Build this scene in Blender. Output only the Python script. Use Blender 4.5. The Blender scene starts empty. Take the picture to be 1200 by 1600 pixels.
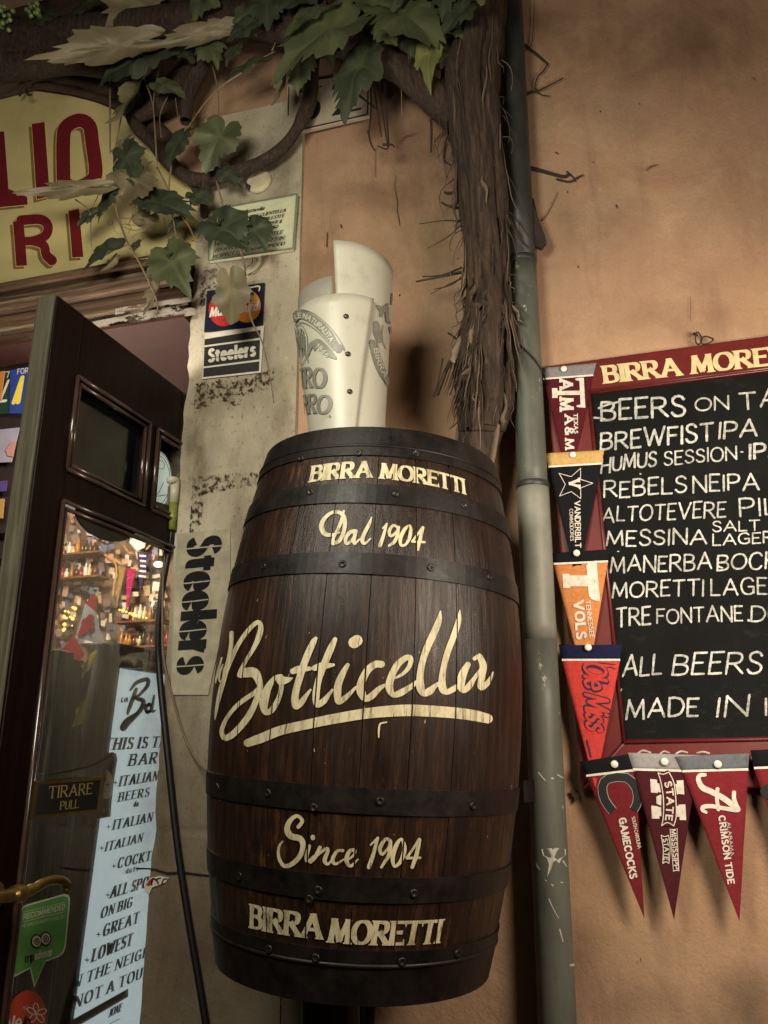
import bpy, bmesh, math, random
from mathutils import Vector, Matrix, noise
R = math.radians
random.seed(11)
SC = bpy.context.scene
COL = SC.collection
# ------------------------------------------------------------------ camera
CAM = Vector((.43, -1.82, 1.30))
YAW, TILT, ROLL, FPX = R(14.7), R(17.0), R(-.6), 1202.0
fwd = Vector((-math.sin(YAW)*math.cos(TILT), math.cos(YAW)*math.cos(TILT), math.sin(TILT)))
rgt = fwd.cross(Vector((0, 0, 1))).normalized()
upv = rgt.cross(fwd).normalized()
rgt, upv = (rgt*math.cos(ROLL) + upv*math.sin(ROLL)), (upv*math.cos(ROLL) - rgt*math.sin(ROLL))
cd = bpy.data.cameras.new("camera"); cam = bpy.data.objects.new("camera", cd); COL.objects.link(cam)
cam.matrix_world = Matrix(((rgt.x, upv.x, -fwd.x, CAM.x), (rgt.y, upv.y, -fwd.y, CAM.y), (rgt.z, upv.z, -fwd.z, CAM.z), (0, 0, 0, 1)))
cd.sensor_fit = 'VERTICAL'; cd.sensor_height = 36; cd.sensor_width = 27; cd.lens = 36*FPX/1600
cd.clip_start = .02; cd.clip_end = 500
SC.camera = cam
# ------------------------------------------------------------------ night sky, lamps, exposure
w = bpy.data.worlds.new("World"); SC.world = w; w.use_nodes = True
sky = w.node_tree.nodes.new('ShaderNodeTexSky'); sky.sky_type = 'NISHITA'; sky.sun_disc = False
sky.sun_elevation = R(2); sky.sun_rotation = R(150)
w.node_tree.links.new(sky.outputs[0], w.node_tree.nodes['Background'].inputs[0])
w.node_tree.nodes['Background'].inputs[1].default_value = .012
SC.view_settings.view_transform = 'Standard'; SC.view_settings.look = 'None'
SC.view_settings.exposure = 0; SC.view_settings.gamma = 1
def lamp(name, kind, loc, energy, color, size=.1, target=None, spot=None, blend=.5):
    l = bpy.data.lights.new(name, kind); l.energy = energy; l.color = color
    if kind == 'AREA': l.size = size; l.shape = 'DISK'
    else: l.shadow_soft_size = size
    if spot: l.spot_size = R(spot); l.spot_blend = blend
    o = bpy.data.objects.new(name, l); COL.objects.link(o); o.location = loc
    if target is not None:
        o.rotation_euler = (Vector(target)-Vector(loc)).to_track_quat('-Z', 'Y').to_euler()
    return o
lamp('street_lamp_light', 'AREA', (1.08, -.95, 1.72), 21.5, (1, .86, .68), .42, (.75, 0, 1.6))
lamp('shop_front_light', 'AREA', (-.20, -1.66, 2.3), 26, (1, .95, .78), .6, (-.5, 0, 1.8))
lamp('bar_room_light', 'POINT', (-2.0, 1.2, 2.6), 140, (1, .82, .62), .12)
lamp('bar_counter_light', 'POINT', (-1.7, 1.0, 1.2), 26, (1, .86, .74), .1)
lamp('flag_fill_light', 'POINT', (-.86, -.24, 2.13), 15, (1, .9, .8), .05)  # fill lamp added behind the door leaf to brighten the flag
SC.cycles.max_bounces = 6; SC.cycles.transparent_max_bounces = 24
SC.cycles.use_denoising = True
SC.cycles.sample_clamp_indirect = 4
# ------------------------------------------------------------------ pixel -> ray (photo pixels, 1200 x 1600)
def ray(px, py):
    return (fwd + rgt*((px-600)/FPX) + upv*((800-py)/FPX)).normalized()
def hit(px, py, p0, n):
    d = ray(px, py); return CAM + d*((Vector(p0)-CAM).dot(n)/d.dot(n))
NY = Vector((0, -1, 0))
def W(px, py, y=0.): return hit(px, py, (0, y, 0), NY)
# ------------------------------------------------------------------ mesh builder and objects
MW = {}
class MB:
    def __init__(s): s.v = []; s.f = []; s.sm = []; s.mi = []; s.tone = []
    def add(s, vs, fs, smooth=False, mi=0, tone=0.):
        o = len(s.v); s.v += [Vector(p) for p in vs]; s.tone += [tone]*len(vs)
        for f in fs: s.f.append([i+o for i in f]); s.sm.append(smooth); s.mi.append(mi)
        return s
    def box(s, a, b, mi=0):
        x0, y0, z0 = a; x1, y1, z1 = b
        return s.add([(x0,y0,z0),(x1,y0,z0),(x1,y1,z0),(x0,y1,z0),(x0,y0,z1),(x1,y0,z1),(x1,y1,z1),(x0,y1,z1)],
                     [(0,3,2,1),(4,5,6,7),(0,1,5,4),(1,2,6,5),(2,3,7,6),(3,0,4,7)], False, mi)
    def obox(s, o, U, V, N, mi=0):
        """box from corner o with edge vectors U, V, N"""
        o, U, V, N = map(Vector, (o, U, V, N))
        p = [o, o+U, o+U+V, o+V]; p += [q+N for q in p]
        fs = [(0,3,2,1),(4,5,6,7),(0,1,5,4),(1,2,6,5),(2,3,7,6),(3,0,4,7)]
        if U.cross(V).dot(N) < 0: fs = [f[::-1] for f in fs]
        return s.add(p, fs, False, mi)
    def prism(s, pts, N, mi=0, front_mi=None):
        """flat outline given a thickness vector N (pts are the back face)"""
        pts = [Vector(p) for p in pts]; n = len(pts); N = Vector(N)
        a = Vector((0,0,0))
        for i in range(n): a += pts[i].cross(pts[(i+1) % n])
        if a.dot(N) < 0: pts = pts[::-1]
        s.add(pts+[p+N for p in pts], [tuple(range(n))[::-1]]+[(i, (i+1) % n, (i+1) % n+n, i+n) for i in range(n)], False, mi)
        o = len(s.v)-2*n; s.f.append([o+n+i for i in range(n)]); s.sm.append(False); s.mi.append(mi if front_mi is None else front_mi)
        return s
    def tube(s, pts, rad, seg=8, caps=True, mi=0, smooth=True, flat=1., tone=0.):
        pts = [Vector(p) for p in pts]; n = len(pts)
        if not hasattr(rad, '__len__'): rad = [rad]*n
        vs = []; fs = []; prev = None
        for i in range(n):
            t = (pts[min(i+1, n-1)]-pts[max(i-1, 0)])
            t = t.normalized() if t.length > 1e-9 else Vector((0,0,1))
            if prev is None:
                a = Vector((0,0,1)) if abs(t.z) < .9 else Vector((1,0,0)); e = t.cross(a).normalized()
            else:
                e = (prev-t*prev.dot(t))
                e = e.normalized() if e.length > 1e-6 else t.orthogonal().normalized()
            prev = e; g = t.cross(e)
            for k in range(seg):
                an = 2*math.pi*k/seg; vs.append(pts[i]+e*(rad[i]*math.cos(an))+g*(rad[i]*flat*math.sin(an)))
        for i in range(n-1):
            for k in range(seg):
                k2 = (k+1) % seg; fs.append((i*seg+k, i*seg+k2, (i+1)*seg+k2, (i+1)*seg+k))
        if caps: fs.append(tuple(range(seg))[::-1]); fs.append(tuple((n-1)*seg+k for k in range(seg)))
        return s.add(vs, fs, smooth, mi, tone)
    def lathe(s, prof, c, seg=32, mat=None, mi=0, smooth=True, a0=0, a1=2*math.pi, close=True):
        vs = []; fs = []; c = Vector(c); n = len(prof); k1 = seg if close else seg+1
        for k in range(k1):
            a = a0+(a1-a0)*k/seg
            for r, z in prof:
                p = Vector((r*math.sin(a), -r*math.cos(a), z)); vs.append((mat @ p if mat else p)+c)
        for k in range(seg):
            q = (k+1) % k1
            for i in range(n-1): fs.append((k*n+i, q*n+i, q*n+i+1, k*n+i+1))
        return s.add(vs, fs, smooth, mi)
    def ball(s, c, r, mi=0, seg=8, rings=6, sc=(1,1,1)):
        prof = [(max(1e-5, r*math.sin(math.pi*i/rings)), -r*math.cos(math.pi*i/rings)) for i in range(rings+1)]
        return s.lathe(prof, c, seg, Matrix.Diagonal(Vector(sc)), mi)
    def grid(s, fn, nu, nv, smooth=True, mi=0):
        vs = [fn(i/nu, j/nv) for j in range(nv+1) for i in range(nu+1)]; k = nu+1
        return s.add(vs, [(j*k+i, j*k+i+1, (j+1)*k+i+1, (j+1)*k+i) for j in range(nv) for i in range(nu)], smooth, mi)
def obj(name, mb, mat, parent=None, bevel=0, solid=0, sub=0):
    vs = mb.v
    if parent is not None: inv = MW[parent.name].inverted()
    else:
        xs = [v.x for v in vs]; ys = [v.y for v in vs]; zs = [v.z for v in vs]
        c = Vector(((min(xs)+max(xs))/2, (min(ys)+max(ys))/2, min(zs))); inv = Matrix.Translation(-c)
    me = bpy.data.meshes.new(name)
    me.from_pydata([inv @ v for v in vs], [], mb.f)
    me.polygons.foreach_set('use_smooth', mb.sm)
    ms = mat if isinstance(mat, (list, tuple)) else [mat]
    for m in ms: me.materials.append(m)
    if len(ms) > 1: me.polygons.foreach_set('material_index', mb.mi)
    if any(mb.tone):
        at = me.attributes.new('tone', 'FLOAT', 'POINT'); at.data.foreach_set('value', mb.tone)
    me.validate(); me.update()
    o = bpy.data.objects.new(name, me); COL.objects.link(o)
    if parent is not None: o.parent = parent; MW[o.name] = MW[parent.name]
    else: o.location = c; MW[o.name] = Matrix.Translation(c)
    if solid:
        m = o.modifiers.new('thickness', 'SOLIDIFY'); m.thickness = solid; m.offset = -1
    if bevel:
        m = o.modifiers.new('edges', 'BEVEL'); m.width = bevel; m.segments = 2; m.limit_method = 'ANGLE'; m.angle_limit = R(40)
    if sub:
        m = o.modifiers.new('smooth', 'SUBSURF'); m.levels = sub; m.render_levels = sub
    return o
def thing(name, label, cat, loc=(0,0,0), group=None, rot=None):
    o = bpy.data.objects.new(name, None); COL.objects.link(o); o.empty_display_size = .05
    m = Matrix.Translation(Vector(loc))
    if rot is not None: m = m @ rot.to_4x4()
    o.matrix_world = m; MW[o.name] = m
    o['label'] = label; o['category'] = cat
    if group: o['group'] = group
    return o
def tag(o, label, cat, group=None):
    o['label'] = label; o['category'] = cat
    if group: o['group'] = group
    return o
def struct(o): o['kind'] = 'structure'; return o
# ------------------------------------------------------------------ materials
def lin(h):
    h = h.lstrip('#'); f = lambda c: c/12.92 if c <= .04045 else ((c+.055)/1.055)**2.4
    return tuple(f(int(h[i:i+2], 16)/255) for i in (0, 2, 4))+(1,)
class NT:
    def __init__(s, name):
        s.m = bpy.data.materials.new(name); s.m.use_nodes = True; s.t = s.m.node_tree
        s.b = s.t.nodes['Principled BSDF']; s.co = s.t.nodes.new('ShaderNodeTexCoord').outputs['Object']
    def n(s, typ, **kw):
        x = s.t.nodes.new(typ)
        for k, v in kw.items():
            if k.startswith('i_'): x.inputs[int(k[2:])].default_value = v
            else: setattr(x, k, v)
        return x
    def l(s, a, b): s.t.links.new(a, b)
    def map(s, scale=(1,1,1), rot=(0,0,0), loc=(0,0,0)):
        x = s.n('ShaderNodeMapping'); x.inputs['Scale'].default_value = scale; x.inputs['Rotation'].default_value = rot
        x.inputs['Location'].default_value = loc; s.l(s.co, x.inputs[0]); return x.outputs[0]
    def noise(s, scale, detail=6, rough=.6, vec=None, dist=0):
        x = s.n('ShaderNodeTexNoise'); x.inputs['Scale'].default_value = scale; x.inputs['Detail'].default_value = detail
        x.inputs['Roughness'].default_value = rough; x.inputs['Distortion'].default_value = dist
        s.l(vec or s.co, x.inputs['Vector']); return x.outputs['Fac']
    def ramp(s, fac, stops, interp='LINEAR'):
        x = s.n('ShaderNodeValToRGB'); x.color_ramp.interpolation = interp; e = x.color_ramp.elements
        while len(e) < len(stops): e.new(.5)
        for q, (p, c) in zip(e, stops):
            q.position = p; q.color = c if hasattr(c, '__len__') else (c, c, c, 1)
        s.l(fac, x.inputs[0]); return x.outputs[0]
    def mix(s, fac, a, b, mode='MIX'):
        x = s.n('ShaderNodeMix', data_type='RGBA', blend_type=mode)
        for sock, v in ((x.inputs[0], fac), (x.inputs[6], a), (x.inputs[7], b)):
            if isinstance(v, (int, float)): sock.default_value = v
            elif isinstance(v, tuple): sock.default_value = v
            else: s.l(v, sock)
        return x.outputs[2]
    def math(s, op, a, b=None, c=None):
        x = s.n('ShaderNodeMath', operation=op)
        for i, v in enumerate((a, b, c)):
            if v is None: continue
            if isinstance(v, (int, float)): x.inputs[i].default_value = v
            else: s.l(v, x.inputs[i])
        return x.outputs[0]
    def color(s, c):
        if isinstance(c, tuple): s.b.inputs['Base Color'].default_value = c
        else: s.l(c, s.b.inputs['Base Color'])
        return s
    def rough(s, v):
        if isinstance(v, (int, float)): s.b.inputs['Roughness'].default_value = v
        else: s.l(v, s.b.inputs['Roughness'])
        return s
    def bump(s, h, st=.3, d=.002):
        x = s.n('ShaderNodeBump'); x.inputs['Strength'].default_value = st; x.inputs['Distance'].default_value = d
        s.l(h, x.inputs['Height']); s.l(x.outputs[0], s.b.inputs['Normal']); return s
    def alpha(s, a):
        s.l(a, s.b.inputs['Alpha']); return s
def simple(name, c, rough=.6, var=.25, scale=30, metal=0, bump=0, spec=.5, emit=0, dirt=0):
    t = NT(name); c = lin(c)
    f = t.noise(scale, 5)
    d = tuple(x*(1-var) for x in c[:3])+(1,); h = tuple(min(1, x*(1+var*.6)) for x in c[:3])+(1,)
    col = t.ramp(f, [(.3, d), (.7, h)])
    if dirt:
        col = t.mix(t.ramp(t.noise(scale*.35, 8, .7), [(.5, 0.), (.72, dirt)]), col, tuple(x*.25 for x in c[:3])+(1,))
    t.color(col).rough(rough)
    t.b.inputs['Metallic'].default_value = metal; t.b.inputs['Specular IOR Level'].default_value = spec
    if bump: t.bump(t.noise(scale*3, 6), bump, .002)
    if emit:
        t.l(col, t.b.inputs['Emission Color']); t.b.inputs['Emission Strength'].default_value = emit
    return t.m
def paint(name, c, wear=.5, scale=60, rough=.55, stretch=(1,1,1), emit=0):
    """thin printed or brushed paint, worn through in specks"""
    t = NT(name); c = lin(c)
    v = t.map(stretch)
    f = t.noise(scale, 8, .7, v)
    t.color(t.ramp(t.noise(scale*.4, 5), [(.25, tuple(x*.66 for x in c[:3])+(1,)), (.6, c)])).rough(rough)
    if wear: t.alpha(t.ramp(f, [(.30+.06*(1-wear)-.06, 0.), (.36+.1*wear, 1.)]))
    return t.m
M = {}
# ------------------------------------------------------------------ lettering: skeleton strokes turned into painted ribbons
def cr(p, n=6):
    """smooth curve through points with any number of coordinates"""
    if len(p) < 3: return [tuple(p[0][k]+(p[1][k]-p[0][k])*i/n for k in range(len(p[0]))) for i in range(n+1)]
    closed = math.hypot(p[0][0]-p[-1][0], p[0][1]-p[-1][1]) < 1e-6
    out = []; m = len(p)
    for i in range(m-1):
        a = p[i-1] if i > 0 else (p[m-2] if closed else tuple(2*p[0][k]-p[1][k] for k in range(len(p[0]))))
        d = p[i+2] if i+2 < m else (p[1] if closed else tuple(2*p[-1][k]-p[-2][k] for k in range(len(p[0]))))
        b, c = p[i], p[i+1]
        for j in range(n):
            t = j/n
            out.append(tuple(.5*(2*b[k]+(c[k]-a[k])*t+(2*a[k]-5*b[k]+4*c[k]-d[k])*t*t+(3*b[k]-a[k]-3*c[k]+d[k])*t**3) for k in range(len(b))))
    out.append(tuple(p[-1])); return out
def _p(s): return [tuple(float(x) for x in q.split(',')) for q in s.split()]
def _g(w, *st): return (w, [(s[0], _p(s[1:])) for s in st])
GL = {
'A': _g(.74, 'L0,0 .37,1', 'L.37,1 .74,0', 'L.13,.34 .61,.34'),
'B': _g(.56, 'L0,0 0,1', 'S0,1 .27,1 .46,.92 .5,.76 .42,.59 .24,.53 0,.53', 'S0,.53 .3,.53 .5,.45 .56,.27 .5,.08 .28,0 0,0'),
'C': _g(.64, 'S.62,.8 .5,.96 .34,1 .13,.91 .01,.64 .01,.36 .13,.09 .34,0 .5,.04 .62,.2'),
'D': _g(.64, 'L0,0 0,1', 'S0,1 .28,1 .52,.88 .64,.6 .64,.4 .52,.12 .28,0 0,0'),
'E': _g(.46, 'L0,0 0,1', 'L0,1 .46,1', 'L0,.53 .36,.53', 'L0,0 .46,0'),
'F': _g(.46, 'L0,0 0,1', 'L0,1 .46,1', 'L0,.52 .38,.52'),
'G': _g(.66, 'S.62,.82 .5,.97 .34,1 .13,.91 .01,.64 .01,.36 .13,.09 .34,0 .52,.04 .64,.16', 'L.64,.1 .64,.46', 'L.64,.46 .38,.46'),
'H': _g(.62, 'L0,0 0,1', 'L.62,0 .62,1', 'L0,.52 .62,.52'),
'I': _g(.04, 'L.02,0 .02,1'),
'J': _g(.4, 'S.36,1 .36,.3 .3,.06 .15,0 0,.12'),
'K': _g(.6, 'L0,0 0,1', 'L.58,1 0,.42', 'L.18,.58 .6,0'),
'L': _g(.46, 'L0,0 0,1', 'L0,0 .46,0'),
'M': _g(.8, 'L0,0 .08,1', 'L.08,1 .4,.12', 'L.4,.12 .72,1', 'L.72,1 .8,0'),
'N': _g(.64, 'L0,0 0,1', 'L0,1 .64,0', 'L.64,0 .64,1'),
'O': _g(.72, 'S.36,1 .14,.92 0,.66 0,.34 .14,.08 .36,0 .58,.08 .72,.34 .72,.66 .58,.92 .36,1'),
'P': _g(.54, 'L0,0 0,1', 'S0,1 .28,1 .48,.92 .54,.73 .48,.54 .28,.46 0,.46'),
'Q': _g(.72, 'S.36,1 .14,.92 0,.66 0,.34 .14,.08 .36,0 .58,.08 .72,.34 .72,.66 .58,.92 .36,1', 'L.42,.24 .7,-.05'),
'R': _g(.6, 'L0,0 0,1', 'S0,1 .28,1 .48,.92 .53,.74 .46,.56 .26,.49 0,.49', 'L.24,.49 .62,0'),
'S': _g(.5, 'S.47,.83 .38,.96 .24,1 .08,.93 .03,.77 .1,.61 .26,.52 .42,.42 .5,.26 .43,.07 .25,0 .1,.04 0,.18'),
'T': _g(.6, 'L.3,0 .3,1', 'L0,1 .6,1'),
'U': _g(.6, 'S0,1 0,.6 .02,.24 .12,.05 .3,0 .48,.05 .58,.24 .6,.6 .6,1'),
'V': _g(.7, 'L0,1 .35,0', 'L.35,0 .7,1'),
'W': _g(1., 'L0,1 .26,0', 'L.26,0 .5,.85', 'L.5,.85 .74,0', 'L.74,0 1,1'),
'X': _g(.62, 'L0,1 .62,0', 'L0,0 .62,1'),
'Y': _g(.64, 'L0,1 .32,.48', 'L.64,1 .32,.48', 'L.32,.48 .32,0'),
'Z': _g(.58, 'L0,1 .58,1', 'L.58,1 0,0', 'L0,0 .58,0'),
'0': _g(.56, 'S.28,1 .1,.92 0,.66 0,.34 .1,.08 .28,0 .46,.08 .56,.34 .56,.66 .46,.92 .28,1'),
'1': _g(.3, 'L.22,0 .22,1', 'L.22,1 0,.8'),
'2': _g(.54, 'S.02,.76 .1,.94 .28,1 .46,.92 .5,.74 .42,.52 .2,.25 0,0', 'L0,0 .54,0'),
'3': _g(.52, 'L.02,1 .5,1', 'L.5,1 .2,.6', 'S.2,.6 .36,.58 .5,.44 .5,.2 .38,.03 .2,0 .06,.05 0,.17'),
'4': _g(.58, 'L.44,0 .44,1', 'L.44,1 0,.3', 'L0,.3 .58,.3'),
'6': _g(.54, 'S.46,.95 .2,.82 .03,.5 .02,.25 .12,.04 .28,0 .45,.06 .53,.25 .45,.46 .28,.54 .12,.48 .02,.3'),
'7': _g(.52, 'L0,1 .52,1', 'L.52,1 .14,0'),
'8': _g(.54, 'S.27,1 .1,.93 .06,.78 .14,.6 .3,.5 .48,.38 .52,.2 .42,.04 .27,0 .12,.04 .02,.2 .06,.38 .24,.5 .4,.6 .48,.78 .44,.93 .27,1'),
'9': _g(.54, 'S.08,.05 .34,.18 .51,.5 .52,.75 .42,.96 .26,1 .09,.94 .01,.75 .09,.54 .26,.46 .42,.52 .52,.7'),
'&': _g(.7, 'S.68,.0 .4,.3 .16,.62 .12,.82 .24,1 .4,.96 .46,.8 .36,.62 .1,.42 .02,.22 .12,.04 .3,0 .5,.1 .62,.44'),
'.': _g(.04, 'L.0,.0 .04,.04'), "'": _g(.04, 'L.02,.85 .02,1'), '-': _g(.3, 'L0,.45 .3,.45'),
'a': _g(.46, 'S.42,.6 .3,.68 .14,.64 .02,.44 .04,.16 .16,.02 .3,.06 .42,.26', 'L.44,.68 .44,0'),
'b': _g(.46, 'L0,0 0,1', 'S0,.44 .14,.64 .3,.66 .44,.48 .44,.2 .3,.02 .14,.04 0,.22'),
'c': _g(.42, 'S.42,.54 .3,.67 .16,.66 .03,.5 .02,.22 .14,.03 .3,.01 .42,.14'),
'd': _g(.46, 'S.44,.52 .3,.67 .14,.63 .02,.44 .04,.16 .16,.02 .3,.04 .44,.22', 'L.45,1 .45,0'),
'e': _g(.46, 'S.02,.36 .46,.36 .44,.52 .34,.66 .18,.67 .05,.55 0,.34 .06,.1 .2,0 .36,.03 .45,.15'),
'i': _g(.04, 'L.02,0 .02,.67', 'L.02,.9 .02,.96'),
'l': _g(.06, 'L.03,0 .03,1'),
'n': _g(.44, 'L0,0 0,.67', 'S0,.44 .12,.63 .28,.67 .4,.58 .43,.4 .43,0'),
'o': _g(.46, 'S.23,.67 .08,.6 0,.4 0,.27 .08,.07 .23,0 .38,.07 .46,.27 .46,.4 .38,.6 .23,.67'),
'p': _g(.46, 'L0,-.3 0,.67', 'S0,.44 .14,.64 .3,.66 .44,.48 .44,.2 .3,.02 .14,.04 0,.22'),
'r': _g(.28, 'L0,0 0,.67', 'S0,.4 .08,.58 .18,.66 .3,.64'),
's': _g(.38, 'S.36,.54 .27,.66 .16,.67 .04,.59 .03,.47 .12,.38 .28,.3 .36,.19 .3,.04 .17,0 .06,.03 0,.13'),
't': _g(.3, 'S.12,.9 .12,.2 .16,.03 .3,.02', 'L0,.66 .28,.66'),
'u': _g(.44, 'S0,.67 0,.25 .05,.05 .18,0 .32,.06 .43,.24', 'L.44,.67 .44,0'),
'v': _g(.44, 'L0,.67 .22,0', 'L.22,0 .44,.67'),
'y': _g(.44, 'L0,.67 .22,.02', 'L.44,.67 .12,-.3'),
}
STY = dict(
 chalk=dict(wv=.115, wh=.115, cap='round', gap=.2, jit=.025),
 roman=dict(wv=.245, wh=.115, pen=12, cap='butt', gap=.24, serif=.07, sth=.06, flare=.25),
 didone=dict(wv=.37, wh=.07, pen=5, cap='butt', gap=.44, serif=.13, sth=.05, slant=.22),
 times=dict(wv=.17, wh=.05, pen=8, cap='butt', gap=.26, serif=.08, sth=.04),
 slab=dict(wv=.24, wh=.18, cap='butt', gap=.38, serif=.1, sth=.17),
 block=dict(wv=.22, wh=.19, cap='butt', gap=.3),
 heavy=dict(wv=.27, wh=.2, cap='butt', gap=.34),
 sans=dict(wv=.13, wh=.12, cap='butt', gap=.2),
 bold=dict(wv=.19, wh=.16, cap='butt', gap=.26),
 script=dict(wv=.16, wh=.12, pen=25, cap='round', gap=.14, slant=.25),
 plate=dict(wv=.15, wh=.14, cap='round', gap=.26),
)
LAY = [0]
def ribbon(mb, pts, fmap, cap='round', clamp=None, off=0., mi=0, post=None):
    """pts = [(x, y, width)]; fmap(x, y, offset) -> 3-D point"""
    LAY[0] = (LAY[0]+1) % 7; o = off+LAY[0]*4e-5
    q = [pts[0]]
    for p in pts[1:]:
        if math.hypot(p[0]-q[-1][0], p[1]-q[-1][1]) > 1e-6: q.append(p)
    if len(q) < 2: return
    n = len(q); Lf = []; Rt = []
    def tan(i):
        a, b = q[max(i-1, 0)], q[min(i+1, n-1)]; d = math.hypot(b[0]-a[0], b[1]-a[1]) or 1e-9
        return (b[0]-a[0])/d, (b[1]-a[1])/d
    for i in range(n):
        tx, ty = tan(i); x, y, h = q[i][0], q[i][1], q[i][2]/2
        Lf.append((x-ty*h, y+tx*h)); Rt.append((x+ty*h, y-tx*h))
    rows = list(zip(Lf, Rt))
    if cap == 'round':
        def capr(i, sg):
            tx, ty = tan(i); tx *= sg; ty *= sg; x, y, h = q[i][0], q[i][1], q[i][2]/2; r = []
            for a in (70, 40):
                c, s = math.cos(R(a))*h, math.sin(R(a))*h
                l = (x+tx*c-ty*s*sg, y+ty*c+tx*s*sg); r_ = (x+tx*c+ty*s*sg, y+ty*c-tx*s*sg); r.append((l, r_))
            r.append(((x+tx*h*.97-ty*h*.12*sg, y+ty*h*.97+tx*h*.12*sg), (x+tx*h*.97+ty*h*.12*sg, y+ty*h*.97-tx*h*.12*sg)))
            return r
        rows = capr(0, -1)[::-1]+rows+capr(n-1, 1)
    vs = []
    m = len(rows)
    for j, (a, b) in enumerate(rows):
        oo = o+1.5e-5*j/m
        for t in (0, .5, 1):
            x = a[0]+(b[0]-a[0])*t; y = a[1]+(b[1]-a[1])*t
            if clamp: y = min(clamp[1], max(clamp[0], y))
            if post: x, y = post(x, y)
            vs.append(fmap(x, y, oo))
    fs = []
    for j in range(m-1):
        for t in (0, 1): fs.append((j*3+t, j*3+t+1, j*3+t+4, j*3+t+3))
    mb.add(vs, fs, False, mi)
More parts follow.
